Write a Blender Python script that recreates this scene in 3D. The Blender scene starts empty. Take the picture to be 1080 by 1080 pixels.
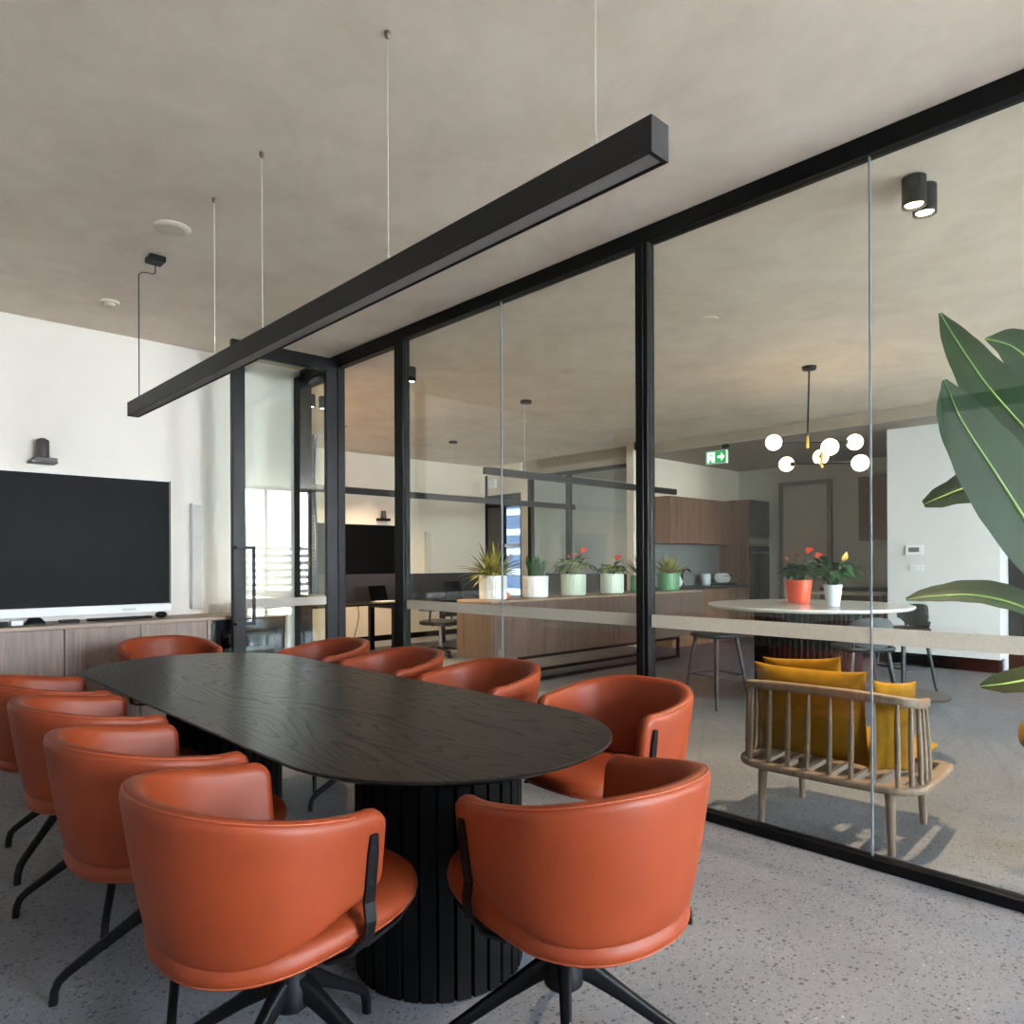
import bpy, math, random
from math import sin, cos, pi, radians as R, sqrt
from mathutils import Vector, Matrix
rnd = random.Random(7)
scene = bpy.context.scene
COL = scene.collection

# ------------------------------------------------------------------ helpers
class MB:
    def __init__(s): s.v = []; s.f = []
    def add(s, vs, fs):
        b = len(s.v); s.v += [tuple(p) for p in vs]; s.f += [tuple(b + i for i in q) for q in fs]; return s
    def box(s, x0, y0, z0, x1, y1, z1):
        vs = [(x, y, z) for z in (z0, z1) for y in (y0, y1) for x in (x0, x1)]
        return s.add(vs, [(0, 2, 3, 1), (4, 5, 7, 6), (0, 1, 5, 4), (2, 6, 7, 3), (0, 4, 6, 2), (1, 3, 7, 5)])
    def loft(s, rings, caps=True, close=True):
        n = len(rings[0]); vs = [p for r in rings for p in r]; fs = []
        for i in range(len(rings) - 1):
            for j in range(n if close else n - 1):
                k = (j + 1) % n
                fs.append((i*n + j, i*n + k, (i+1)*n + k, (i+1)*n + j))
        if caps:
            fs.append(tuple(reversed(range(n)))); fs.append(tuple((len(rings)-1)*n + j for j in range(n)))
        return s.add(vs, fs)
    def lathe(s, prof, n=32, c=(0, 0, 0), ribs=0, ramp=0.0):
        rings = []
        for r, z in prof:
            ring = []
            for j in range(n):
                a = 2*pi*j/n
                rr = r*(1 + (ramp*cos(a*ribs) if ribs else 0))
                ring.append((c[0] + rr*cos(a), c[1] + rr*sin(a), c[2] + z))
            rings.append(ring)
        return s.loft(rings)
    def sweep(s, pts, sec, up=(0, 0, 1), caps=True):
        """sec: list of 2D sections (one, or one per point)"""
        pts = [Vector(p) for p in pts]; rings = []; up = Vector(up); prev = None
        for i, p in enumerate(pts):
            a = pts[max(i-1, 0)]; b = pts[min(i+1, len(pts)-1)]
            t = (b - a).normalized()
            side = t.cross(up)
            if side.length < 1e-3: side = prev if prev else t.cross(Vector((0, 1, .01)))
            side.normalize()
            if prev is not None and side.dot(prev) < 0: side = -side
            prev = side
            w = side.cross(t).normalized()
            sc = sec[i] if isinstance(sec[0][0], (tuple, list)) else sec
            rings.append([p + side*q[0] + w*q[1] for q in sc])
        return s.loft(rings, caps)
    def tube(s, pts, r, n=10, up=(0, 0, 1)):
        if not isinstance(r, (list, tuple)): r = [r]*len(pts)
        return s.sweep(pts, [[(q*cos(2*pi*k/n), q*sin(2*pi*k/n)) for k in range(n)] for q in r], up)
    def bar(s, pts, w, h, up=(0, 0, 1)):
        return s.sweep(pts, [(-w/2, -h/2), (w/2, -h/2), (w/2, h/2), (-w/2, h/2)], up)
    def prism(s, out, z0, z1):
        return s.loft([[(x, y, z0) for x, y in out], [(x, y, z1) for x, y in out]])
    def sphere(s, c, r, nu=24, nv=14, sc=(1, 1, 1)):
        rings = [[(c[0] + sc[0]*r*sin(pi*i/nv)*cos(2*pi*j/nu), c[1] + sc[1]*r*sin(pi*i/nv)*sin(2*pi*j/nu), c[2] - sc[2]*r*cos(pi*i/nv)) for j in range(nu)] for i in range(1, nv)]
        s.loft(rings, caps=True); return s
    def leaf(s, pts, w, nrm=(0, 0, 1), fold=.15, wave=0.0):
        """pts midrib, w half widths, nrm: upper side hint"""
        pts = [Vector(p) for p in pts]; vs = []; n = len(pts)
        for i, p in enumerate(pts):
            t = (pts[min(i+1, n-1)] - pts[max(i-1, 0)]).normalized()
            sd = t.cross(Vector(nrm)); sd = sd.normalized() if sd.length > 1e-4 else Vector((1, 0, 0))
            u = sd.cross(t).normalized()
            ww = w[i]; wv = wave*sin(i*1.7)
            for k, fo in ((-1, fold + wv), (-.5, fold*.6), (0, 0), (.5, fold*.6), (1, fold - wv)):
                vs.append(p + sd*ww*k + u*ww*fo)
        fs = [(i*5 + k, i*5 + k + 1, i*5 + k + 6, i*5 + k + 5) for i in range(n-1) for k in range(4)]
        return s.add(vs, fs)
    def build(s, name, mat, parent=None, loc=(0, 0, 0), smooth=None, bevel=0, seg=2, rz=0):
        me = bpy.data.meshes.new(name); me.from_pydata(s.v, [], s.f); me.materials.append(mat)
        import bmesh
        bm = bmesh.new(); bm.from_mesh(me); bmesh.ops.recalc_face_normals(bm, faces=bm.faces[:]); bm.to_mesh(me); bm.free()
        if smooth is not None:
            me.polygons.foreach_set('use_smooth', [True]*len(me.polygons))
            if smooth < 180: me.set_sharp_from_angle(angle=R(smooth))
        me.update()
        o = bpy.data.objects.new(name, me); COL.objects.link(o); o.location = loc; o.rotation_euler.z = rz
        if parent: o.parent = parent
        if bevel:
            m = o.modifiers.new('Bevel', 'BEVEL'); m.width = bevel; m.segments = seg; m.limit_method = 'ANGLE'; m.angle_limit = R(40)
            m.harden_normals = False
        return o

def tag(o, label, cat, group=None):
    o['label'] = label; o['category'] = cat
    if group: o['group'] = group
    return o
def thing(name, label, cat, loc=(0, 0, 0), rz=0, group=None):
    o = bpy.data.objects.new(name, None); COL.objects.link(o); o.empty_display_size = .1
    o.location = loc; o.rotation_euler.z = rz
    return tag(o, label, cat, group)
def struct(o):
    o['kind'] = 'structure'; return o
def copy_tree(o, parent=None):
    c = o.copy(); COL.objects.link(c)
    if parent: c.parent = parent
    for ch in list(o.children): copy_tree(ch, c)
    return c
def Box(*a): return MB().box(*a)
def rrect(w, h, r, n=5):
    out = []
    for cx, cy, a0 in ((w/2-r, h/2-r, 0), (-w/2+r, h/2-r, 90), (-w/2+r, -h/2+r, 180), (w/2-r, -h/2+r, 270)):
        for k in range(n+1):
            a = R(a0 + 90*k/n); out.append((cx + r*cos(a), cy + r*sin(a)))
    return out
def bez(a, b, c, n):
    a, b, c = Vector(a), Vector(b), Vector(c)
    return [a*(1-t)**2 + b*2*t*(1-t) + c*t*t for t in [i/n for i in range(n+1)]]
def spline(pts, n=6):
    """Catmull-Rom through pts"""
    P = [Vector(p) for p in pts]; P = [P[0]*2 - P[1]] + P + [P[-1]*2 - P[-2]]; out = []
    for i in range(1, len(P)-2):
        for k in range(n):
            t = k/n
            out.append(.5*(2*P[i] + (P[i+1]-P[i-1])*t + (2*P[i-1]-5*P[i]+4*P[i+1]-P[i+2])*t*t + (3*P[i]-P[i-1]-3*P[i+1]+P[i+2])*t**3))
    out.append(P[-2]); return out

# ------------------------------------------------------------------ materials
def lin(c):
    return tuple((x/255/12.92 if x/255 <= .04045 else ((x/255 + .055)/1.055)**2.4) for x in c)
class NT:
    def __init__(s, name):
        s.m = bpy.data.materials.new(name); s.m.use_nodes = True
        s.t = s.m.node_tree; s.n = s.t.nodes; s.p = s.n['Principled BSDF']
    def new(s, typ, **kw):
        nd = s.n.new(typ)
        for k, v in kw.items():
            if k.startswith('i_'): nd.inputs[k[2:].replace('_', ' ')].default_value = v
            else: setattr(nd, k, v)
        return nd
    def link(s, a, b): s.t.links.new(a, b)
    def coords(s, scale=(1, 1, 1), kind='Object'):
        tc = s.new('ShaderNodeTexCoord'); mp = s.new('ShaderNodeMapping'); mp.inputs['Scale'].default_value = scale
        s.link(tc.outputs[kind], mp.inputs['Vector']); return mp.outputs[0]
    def noise(s, vec, scale, detail=4, rough=.55, dist=0):
        nd = s.new('ShaderNodeTexNoise'); nd.inputs['Scale'].default_value = scale; nd.inputs['Detail'].default_value = detail
        nd.inputs['Roughness'].default_value = rough; nd.inputs['Distortion'].default_value = dist
        s.link(vec, nd.inputs['Vector']); return nd.outputs['Fac']
    def ramp(s, fac, stops):
        nd = s.new('ShaderNodeValToRGB'); e = nd.color_ramp.elements
        while len(e) < len(stops): e.new(.5)
        for k, (p, c) in enumerate(stops): e[k].position = p; e[k].color = (*c, 1)
        s.link(fac, nd.inputs[0]); return nd.outputs[0]
    def mix(s, fac, a, b, mode='MIX'):
        nd = s.new('ShaderNodeMix', data_type='RGBA', blend_type=mode)
        for v, i in ((fac, 0), (a, 6), (b, 7)):
            if hasattr(v, 'links') or hasattr(v, 'is_linked'): s.link(v, nd.inputs[i])
            else: nd.inputs[i].default_value = v if i == 0 else (*v, 1)
        return nd.outputs[2]
    def math(s, op, a, b=0.0):
        nd = s.new('ShaderNodeMath', operation=op)
        for v, i in ((a, 0), (b, 1)):
            if hasattr(v, 'is_linked'): s.link(v, nd.inputs[i])
            else: nd.inputs[i].default_value = v
        return nd.outputs[0]
    def bump(s, h, strength=.2, dist=.01):
        nd = s.new('ShaderNodeBump'); nd.inputs['Strength'].default_value = strength; nd.inputs['Distance'].default_value = dist
        s.link(h, nd.inputs['Height']); s.link(nd.outputs[0], s.p.inputs['Normal'])
    def base(s, c):
        if hasattr(c, 'is_linked'): s.link(c, s.p.inputs['Base Color'])
        else: s.p.inputs['Base Color'].default_value = (*c, 1)
    def set(s, **kw):
        for k, v in kw.items(): s.p.inputs[k.replace('_', ' ')].default_value = v
        return s

def plain(name, c, rough=.5, metal=0, vary=.06, scale=30, bump=0, spec=.5, coat=0):
    t = NT(name); l = lin(c)
    v = t.coords(); n = t.noise(v, scale, 3)
    t.base(t.ramp(n, [(.3, tuple(x*(1-vary) for x in l)), (.7, tuple(min(1, x*(1+vary)) for x in l))]))
    t.set(Roughness=rough, Metallic=metal); t.p.inputs['Specular IOR Level'].default_value = spec
    if coat: t.p.inputs['Coat Weight'].default_value = coat
    if bump: t.bump(n, bump, .003)
    return t.m
def emit(name, c, strength):
    t = NT(name); t.base(lin(c)); t.p.inputs['Emission Color'].default_value = (*lin(c), 1); t.p.inputs['Emission Strength'].default_value = strength
    return t.m
def wood(name, c0, c1, axis='z', scale=1.0, rough=.5, c2=None, spec=.4):
    t = NT(name); t.p.inputs['Specular IOR Level'].default_value = spec
    st = {'z': (1, 1, .06), 'x': (.06, 1, 1), 'y': (1, .06, 1)}[axis]
    v = t.coords(tuple(a*scale for a in st))
    n1 = t.noise(v, 9, 5, .6, .4); n2 = t.noise(v, 60, 3, .6)
    c = t.ramp(n1, [(.25, lin(c0)), (.5, lin(c1)), (.75, lin(c2 or c0))])
    d = t.ramp(n2, [(.3, (.72, .72, .72)), (.7, (1, 1, 1))])
    t.base(t.mix(1.0, c, d, 'MULTIPLY')); t.set(Roughness=rough); t.bump(n2, .12, .002)
    return t.m

M = {}
def mat_ceiling():
    t = NT('ceiling_plaster'); v = t.coords((1, 1, 1))
    a = t.noise(v, 1.3, 6, .62, .6); b = t.noise(t.coords((1.5, 1.2, 1)), 2.6, 6, .62, .5)
    c = t.ramp(a, [(.28, lin((218, 203, 187))), (.5, lin((228, 214, 199))), (.72, lin((235, 222, 208)))])
    d = t.ramp(b, [(.34, (.91, .90, .89)), (.6, (1, 1, 1))])
    t.base(t.mix(.85, c, d, 'MULTIPLY')); t.set(Roughness=.85); t.bump(b, .15, .004)
    return t.m
def mat_floor():
    t = NT('terrazzo_concrete'); v = t.coords((1, 1, 1))
    a = t.noise(v, 1.1, 5, .6, .3); f = t.noise(v, 45, 4, .7)
    base = t.ramp(a, [(.3, lin((113, 113, 119))), (.7, lin((131, 131, 137)))])
    base = t.mix(.35, base, t.ramp(f, [(.35, (.62, .61, .6)), (.65, (1, 1, 1))]), 'MULTIPLY')
    wv = t.noise(v, 20, 3)
    for sc, lo, dk, th in ((46, .27, (62, 63, 70), .52), (85, .30, (74, 73, 78), .45), (64, .16, (172, 166, 156), .75)):
        vo = t.new('ShaderNodeTexVoronoi'); vo.inputs['Scale'].default_value = sc; vo.inputs['Randomness'].default_value = 1
        off = t.new('ShaderNodeVectorMath', operation='MULTIPLY_ADD'); t.link(v, off.inputs[0]); off.inputs[1].default_value = (1, 1.25, 1)
        nz = t.new('ShaderNodeTexNoise'); nz.inputs['Scale'].default_value = 70; t.link(v, nz.inputs['Vector'])
        sc2 = t.new('ShaderNodeVectorMath', operation='SCALE'); t.link(nz.outputs['Color'], sc2.inputs[0]); sc2.inputs['Scale'].default_value = .014
        t.link(sc2.outputs[0], off.inputs[2]); t.link(off.outputs[0], vo.inputs['Vector'])
        sel = t.new('ShaderNodeSeparateColor'); t.link(vo.outputs['Color'], sel.inputs[0])
        on = t.math('GREATER_THAN', sel.outputs[0], th)
        siz = t.math('MULTIPLY', sel.outputs[1], lo*1.6)
        m = t.math('MULTIPLY', t.math('LESS_THAN', vo.outputs['Distance'], siz), on)
        base = t.mix(t.math('MULTIPLY', m, .8), base, lin(dk))
    t.base(base); t.set(Roughness=.5); t.p.inputs['Specular IOR Level'].default_value = .22
    t.bump(f, .03, .002)
    return t.m
def mat_glass(name, tint=(.95, .975, .95)):
    t = NT(name); t.n.remove(t.p)
    out = t.n['Material Output']
    tr = t.new('ShaderNodeBsdfTransparent'); tr.inputs[0].default_value = (*tint, 1)
    gl = t.new('ShaderNodeBsdfGlossy'); gl.inputs['Roughness'].default_value = 0.0
    gl.inputs['Color'].default_value = (1, 1, 1, 1)
    geo = t.new('ShaderNodeNewGeometry')
    ior = t.math('ADD', 1.5, t.math('MULTIPLY', geo.outputs['Backfacing'], 1/1.5 - 1.5))
    fr = t.new('ShaderNodeFresnel'); t.link(ior, fr.inputs['IOR'])
    mx = t.new('ShaderNodeMixShader'); t.link(fr.outputs[0], mx.inputs[0]); t.link(tr.outputs[0], mx.inputs[1]); t.link(gl.outputs[0], mx.inputs[2])
    t.link(mx.outputs[0], out.inputs['Surface'])
    return t.m
def mat_frost():
    t = NT('frosted_film'); t.n.remove(t.p); out = t.n['Material Output']
    tr = t.new('ShaderNodeBsdfTransparent'); tr.inputs[0].default_value = (.9, .9, .88, 1)
    df = t.new('ShaderNodeBsdfDiffuse'); tl = t.new('ShaderNodeBsdfTranslucent')
    n = t.noise(t.coords(), 60, 2)
    c = t.ramp(n, [(.3, lin((212, 209, 202))), (.7, lin((221, 218, 211)))])
    t.link(c, df.inputs[0]); t.link(c, tl.inputs[0])
    m1 = t.new('ShaderNodeMixShader'); m1.inputs[0].default_value = .5; t.link(df.outputs[0], m1.inputs[1]); t.link(tl.outputs[0], m1.inputs[2])
    m2 = t.new('ShaderNodeMixShader'); m2.inputs[0].default_value = .82; t.link(tr.outputs[0], m2.inputs[1]); t.link(m1.outputs[0], m2.inputs[2])
    t.link(m2.outputs[0], out.inputs['Surface']); return t.m
def mat_leather():
    t = NT('tan_leather'); v = t.coords()
    vo = t.new('ShaderNodeTexVoronoi', feature='SMOOTH_F1'); vo.inputs['Scale'].default_value = 420; t.link(v, vo.inputs['Vector'])
    n = t.noise(v, 5, 4, .5)
    t.base(t.ramp(n, [(.3, lin((121, 47, 20))), (.7, lin((130, 53, 23)))]))
    t.set(Roughness=.48); t.p.inputs['Specular IOR Level'].default_value = .30
    t.bump(vo.outputs['Distance'], .10, .0015); return t.m
def mat_table():
    t = NT('black_stained_ash'); v0 = t.coords()
    # boards across x, each with its own cathedral figure
    sep = t.new('ShaderNodeSeparateXYZ'); t.link(v0, sep.inputs[0])
    brd = t.math('FLOOR', t.math('DIVIDE', sep.outputs[0], .185))
    cmb = t.new('ShaderNodeCombineXYZ'); t.link(t.math('MULTIPLY', sep.outputs[0], 2.3), cmb.inputs[0])
    t.link(t.math('ADD', t.math('MULTIPLY', sep.outputs[1], .26), t.math('MULTIPLY', brd, 7.31)), cmb.inputs[1]); t.link(brd, cmb.inputs[2])
    n = t.noise(cmb.outputs[0], 1.5, 2, .4, .15)
    ring = t.math('FRACT', t.math('MULTIPLY', n, 46))          # growth rings: soft rise, sharp edge
    line = t.math('POWER', ring, 5.0)
    pores = t.noise(t.coords((1, .03, 1)), 300, 3, .7)
    fac = t.math('MULTIPLY', line, t.math('ADD', t.math('MULTIPLY', pores, .8), .4))
    base = t.ramp(fac, [(.05, lin((34, 29, 25))), (.6, lin((20, 18, 16)))])
    base = t.mix(.25, base, t.ramp(pores, [(.35, (.7, .7, .7)), (.6, (1, 1, 1))]), 'MULTIPLY')
    t.base(base); t.link(t.ramp(fac, [(.0, (.30,)*3), (.5, (.37,)*3)]), t.p.inputs['Roughness']); t.link(t.ramp(fac, [(.05, (.21,)*3), (.6, (.14,)*3)]), t.p.inputs['Specular IOR Level'])
    t.bump(fac, .03, -.001)
    return t.m
def mat_leaf(name, c0, c1, scale=8, rough=.4, stripe=None):
    t = NT(name); v = t.coords(); n = t.noise(v, scale, 3)
    t.base(t.ramp(n, [(.35, lin(c0)), (.65, lin(c1))])); t.set(Roughness=rough); t.p.inputs['Specular IOR Level'].default_value = .15
    t.p.inputs['Transmission Weight'].default_value = 0
    return t.m
def mat_screen():
    t = NT('display_panel'); v = t.coords(); n = t.noise(v, 3, 2)
    t.base(t.ramp(n, [(.3, lin((20, 20, 20))), (.7, lin((22, 22, 22)))])); t.set(Roughness=.4); t.p.inputs['Specular IOR Level'].default_value = .04
    return t.m

M['ceiling'] = mat_ceiling(); M['floor'] = mat_floor()
M['glass'] = mat_glass('clear_glass'); M['frost'] = mat_frost(); M['tintglass'] = mat_glass('grey_tinted_glass', (.27, .28, .29)); M['facade_glass'] = mat_glass('window_glazing', (.985, .985, .985)); M['tumbler'] = mat_glass('tumbler_glass', (.97, .98, .98))
M['wall'] = plain('white_paint', (228, 223, 216), .7, vary=.015, scale=3)
M['bulkpaint'] = plain('taupe_plaster', (160, 149, 136), .8, vary=.04, scale=2)
M['stubwall'] = plain('pale_grey_white_paint', (208, 209, 209), .75, vary=.015, scale=3)
M['warmwall'] = plain('warm_white_paint', (222, 212, 196), .75, vary=.03, scale=2)
M['greywall'] = plain('grey_paint', (196, 194, 187), .75, vary=.03, scale=2)
M['darkpaint'] = plain('dark_taupe_paint', (196, 191, 184), .8, vary=.03, scale=2)
M['black'] = plain('black_metal', (7, 7, 8), .4, 0, .05, 60, 0, .2)
M['blackmatte'] = plain('black_powdercoat', (6, 6, 8), .5, 0, .08, 200, .03, .2)
M['pendant'] = plain('pendant_black', (20, 19, 19), .5, 0, .15, 60, .02, .4)
M['diffuser'] = plain('pendant_diffuser', (150, 146, 144), .6, 0, .03, 10)
M['chrome'] = plain('steel', (190, 190, 190), .25, 1, .03)
M['wire'] = plain('steel_wire', (205, 200, 192), .35, .6, .03)
M['leather'] = mat_leather(); M['stitch'] = plain('leather_seam', (150, 66, 36), .6, vary=.2, scale=300)
M['tabletop'] = mat_table(); M['tablebase'] = wood('black_fluted_wood', (4, 4, 5), (6, 6, 7), 'z', 1, .65, None, .12)
M['walnut'] = wood('grey_walnut', (128, 108, 99), (152, 132, 121), 'z', 1.2, .5, (113, 94, 86))
M['walnutdark'] = wood('brown_walnut', (92, 74, 65), (110, 90, 79), 'z', 1.2, .5, (80, 63, 55))
M['walnuttop'] = wood('walnut_top', (150, 125, 108), (168, 143, 125), 'x', 1, .45)
M['brownwood'] = wood('brown_veneer', (112, 82, 64), (132, 100, 79), 'z', 1.1, .5, (96, 69, 54))
M['greyoak'] = wood('weathered_oak', (116, 95, 78), (136, 113, 94), 'z', 3, .55)
M['mustard'] = plain('mustard_velvet', (142, 100, 10), .85, vary=.14, scale=14, bump=.05, spec=.2)
M['screen'] = mat_screen(); M['darkscreen'] = plain('black_display', (2, 2, 2), .4, vary=.05, spec=.1)
M['bezel'] = plain('white_plastic', (226, 228, 230), .4, vary=.02)
M['plasticgrey'] = plain('dark_grey_plastic', (62, 60, 60), .45, vary=.05)
M['speakerw'] = plain('pale_grey_fabric', (196, 194, 190), .8, vary=.06, scale=220)
M['whitepot'] = plain('white_ceramic', (232, 234, 236), .35, vary=.02)
M['mintpot'] = plain('mint_ceramic', (205, 222, 204), .35, vary=.03)
M['greenpot'] = plain('green_ceramic', (92, 150, 104), .35, vary=.05)
M['orangepot'] = plain('orange_pot', (236, 84, 44), .35, vary=.03)
M['palepot'] = plain('pale_blue_ceramic', (198, 206, 212), .35, vary=.02)
M['soil'] = plain('potting_soil', (48, 38, 30), .95, vary=.4, scale=80, bump=.4)
M['leafgreen'] = mat_leaf('leaf_green', (46, 84, 38), (72, 112, 50)); M['leafdark'] = mat_leaf('leaf_dark_green', (28, 62, 34), (50, 92, 50))
M['leafyellow'] = mat_leaf('leaf_variegated', (94, 104, 44), (172, 162, 92), 14); M['leaflime'] = mat_leaf('leaf_lime', (120, 140, 50), (190, 186, 70), 12)
M['leafbig'] = mat_leaf('strelitzia_leaf', (15, 36, 14), (25, 50, 20), 5, .6); M['midrib'] = plain('leaf_midrib', (132, 168, 84), .5, vary=.05)
M['flower'] = plain('red_spathe', (232, 62, 48), .35, vary=.08); M['spadix'] = plain('yellow_spadix', (232, 190, 90), .6)
M['marble'] = plain('white_stone', (226, 224, 218), .2, vary=.03, scale=6)
M['darkstone'] = plain('dark_stone', (46, 46, 46), .4, vary=.1)
M['splash'] = plain('grey_splashback', (118, 120, 120), .35, vary=.05, scale=5)
M['anchor'] = plain('dark_bronze', (96, 80, 66), .4, .3, .05)
M['brass'] = plain('brass', (206, 156, 74), .3, 1, .05)
M['globe'] = emit('glowing_opal', (255, 226, 184), 1.1)
M['led'] = emit('glowing_lens', (255, 232, 196), 6)
M['exitgreen'] = emit('exit_green', (10, 150, 74), .10); M['exitwhite'] = emit('exit_white', (235, 250, 240), .12)
M['stoolblack'] = plain('stool_black', (36, 38, 42), .5, vary=.06); M['stoolfabric'] = plain('stool_charcoal_fabric', (62, 66, 72), .85, vary=.12, scale=150, bump=.05)
M['darkpanel'] = plain('dark_acoustic_felt', (66, 64, 66), .95, vary=.12, scale=120)
M['darkdoor'] = plain('dark_grey_door', (86, 82, 79), .6, vary=.04)
M['oven'] = plain('black_oven_glass', (24, 25, 28), .15)
M['mesh'] = plain('black_chair_mesh', (24, 24, 25), .8, vary=.2, scale=300)
M['bottle'] = plain('dark_bottle_glass', (40, 12, 14), .1); M['amber'] = plain('amber_glass', (226, 120, 30), .2)
M['foil'] = plain('red_foil', (150, 44, 48), .4)
M['shelfwood'] = plain('beech_shelf_front', (206, 196, 176), .5)
M['lcd'] = plain('lcd_grey', (92, 100, 100), .3); M['skirt'] = plain('black_skirting', (7, 7, 7), .6, spec=.08)
M['bluecable'] = plain('blue_cable', (84, 128, 168), .5); M['riser'] = plain('grey_cable_sleeve', (110, 112, 110), .6, vary=.2, scale=90)
M['ext1'] = plain('far_building_pale', (150, 156, 164), .8); M['ext2'] = plain('far_building_glass', (44, 62, 86), .6); M['louvre'] = plain('grey_louvre', (92, 88, 80), .6)
M['concrete'] = plain('terrace_paving', (176, 174, 170), .8)

# ------------------------------------------------------------------ setting
H = 3.104; G = 3.17; TVW = 6.2; XL = -1.45; YB = -5.2; XR = 12.1
struct(Box(XL-.2, YB-.2, -.12, 13.2, 11.2, 0).build('floor', M['floor']))
struct(Box(XL-.2, YB-.2, H, 9.1, 11.2, H+.15).build('ceiling', M['ceiling']))
struct(Box(9.1, YB-.2, 2.95, 13.2, 11.2, H+.15).build('ceiling_kitchen', M['bulkpaint']))
struct(Box(XL-.2, YB, 0, XL, TVW+.15, H).build('wall_left', M['darkpaint']))
struct(Box(XL-.2, TVW, 0, 3.24, TVW+.15, H).build('wall_back', M['wall']))
struct(Box(2.97, TVW+.15, 0, 3.12, 10.35, H).build('wall_office_left', M['warmwall']))
struct(Box(2.97, 10.2, 0, 9.12, 10.35, H).build('wall_office_back', M['warmwall']))
struct(Box(3.13, 10.185, 0, 9.0, 10.2, .09).build('baseboard_office', M['skirt']))
struct(Box(8.9, 6.65, 0, 12.25, 6.78, H).build('wall_kitchen', M['warmwall']))
struct(Box(XR, 1.9, 0, XR+.15, 6.65, H).build('wall_kitchen_right', M['greywall']))
w = Box(9.65, 2.07, .16, 11.0, 3.27, 2.95); struct(w.build('wall_stub', M['stubwall']))
struct(Box(9.70, 2.10, 0, 10.95, 3.24, .16).build('baseboard_stub', M['skirt']))
struct(Box(11.0, 1.9, 0, 12.1, 2.05, 2.95).build('wall_kitchen_front', M['greywall']))
# right hand side of the lounge beyond the stub: dark glazed door in a wall
struct(Box(9.95, YB, 0, 10.1, .7, 2.95).build('wall_lounge_right', M['wall']))
struct(Box(9.95, .7, 2.5, 10.1, 2.07, 2.95).build('trim_1', M['wall']))
d = Box(9.98, .72, 0, 10.05, .86, 2.5).box(9.98, 1.92, 0, 10.05, 2.06, 2.5).box(9.98, .86, 2.36, 10.05, 1.92, 2.5).box(9.98, .86, 0, 10.05, 1.92, .15).box(9.98, 1.36, .15, 10.05, 1.42, 2.36).build('door_1', M['black'])
struct(d)
Box(10.0, .86, .15, 10.02, 1.36, 2.36).box(10.0, 1.42, .15, 10.02, 1.92, 2.36).build('door_glass', M['oven'], d)

# facade behind the camera: full height windows on a terrace
def window(n, x0, x1, mull):
    f = MB(); t = .06
    f.box(x0, YB-.1, 0, x0+t, YB, H).box(x1-t, YB-.1, 0, x1, YB, H).box(x0+t, YB-.1, H-.09, x1-t, YB, H).box(x0+t, YB-.1, 0, x1-t, YB, .08)
    for m in mull: f.box(m-.03, YB-.1, .08, m+.03, YB, H-.09)
    o = struct(f.build('window_%d' % n, M['black']))
    Box(x0+t, YB-.06, .08, x1-t, YB-.05, H-.09).build('window_glass', M['facade_glass'], o)
window(1, 1.2, 3.1, [2.15]); window(2, 3.3, 4.1, []); window(3, 5.8, 7.7, [6.6])  # out of view; widths set to balance light in room and lounge
struct(Box(3.1, YB-.1, 0, 3.3, YB, H).build('trim_2', M['wall'])); struct(Box(4.1, YB-.1, 0, 5.8, YB, H).build('wall_rear_middle', M['wall'])); struct(Box(7.7, YB-.1, 0, 10.1, YB, H).build('wall_rear_right', M['wall']))  # unseen rear walls, added in place of glazing to cut the light
struct(Box(XL-.2, YB-.15, 0, 1.2, YB, H).build('wall_rear_left', M['wall']))
struct(Box(-12, -30, -.25, 24, YB-.2, -.13).build('ground_terrace', M['concrete']))
bal = MB()
for k in range(9): bal.box(-2, YB-2.02, .12+.19*k, 12, YB-1.98, .22+.19*k)
bal.box(-2, YB-2.05, 0, -1.95, YB-1.95, 1.85).box(11.95, YB-2.05, 0, 12, YB-1.95, 1.85)
struct(bal.build('trim_balustrade', M['louvre']))

# glazed partition: frames
fr = M['black']
def frame(name, *boxes):
    m = MB()
    for b in boxes: m.box(*b)
    return struct(m.build(name, fr, bevel=.004))
frame('trim_partition_head', (G, YB, 3.018, G+.075, TVW, H-.001))
frame('trim_partition_sill', (G, YB, 0, G+.07, 4.55, .046))
frame('trim_partition_post', (G-.003, 2.272, .046, G+.065, 2.352, 3.018), (G-.012, 2.297, .046, G-.003, 2.327, 3.018))
frame('trim_door_post', (G-.004, 4.535, 0, G+.065, 4.60, 3.018), (G, 4.60, 0, G+.05, 4.655, 3.018))
frame('trim_hinge_post', (G, 5.505, 0, G+.07, 5.62, 3.018))
frame('trim_sidelight', (G-.06, 6.10, 0, G+.07, 6.199, 3.018), (G, 5.62, 0, G+.07, 6.10, .05), (G, 5.62, 2.93, G+.07, 6.10, 3.018))
frame('trim_door_head', (G-.01, 4.655, 2.985, G+.06, 5.505, 3.018))
ys = [YB, -3.9, -2.5, -1.11, .02, 1.15, 2.272]; panes = [(a, b) for a, b in zip(ys, ys[1:])] + [(2.352, 3.46), (3.46, 4.535), (5.62, 6.10)]
for k, (a, b) in enumerate(panes):
    o = struct(Box(G+.027, a+.002, .046 if k < 8 else .05, G+.037, b-.002, 3.018 if k < 8 else 2.93).build('window_%d' % (k+4), M['glass']))
    Box(G+.0245, a+.002, .948, G+.0265, b-.002, 1.017).build('frosted_band', M['frost'], o)
for y in (1.15, 3.46):
    struct(Box(G+.026, y-.0035, .046, G+.038, y+.0035, 3.018).build('trim_glass_joint', plain('clear_sealant', (120, 128, 134), .3, vary=.02)))

# pivot door leaf standing open into the room
dl = bpy.data.objects.new('door_2', None); COL.objects.link(dl); dl.location = (G-.002, 5.535, 0); dl.rotation_euler.z = R(-2.0); struct(dl)
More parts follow.
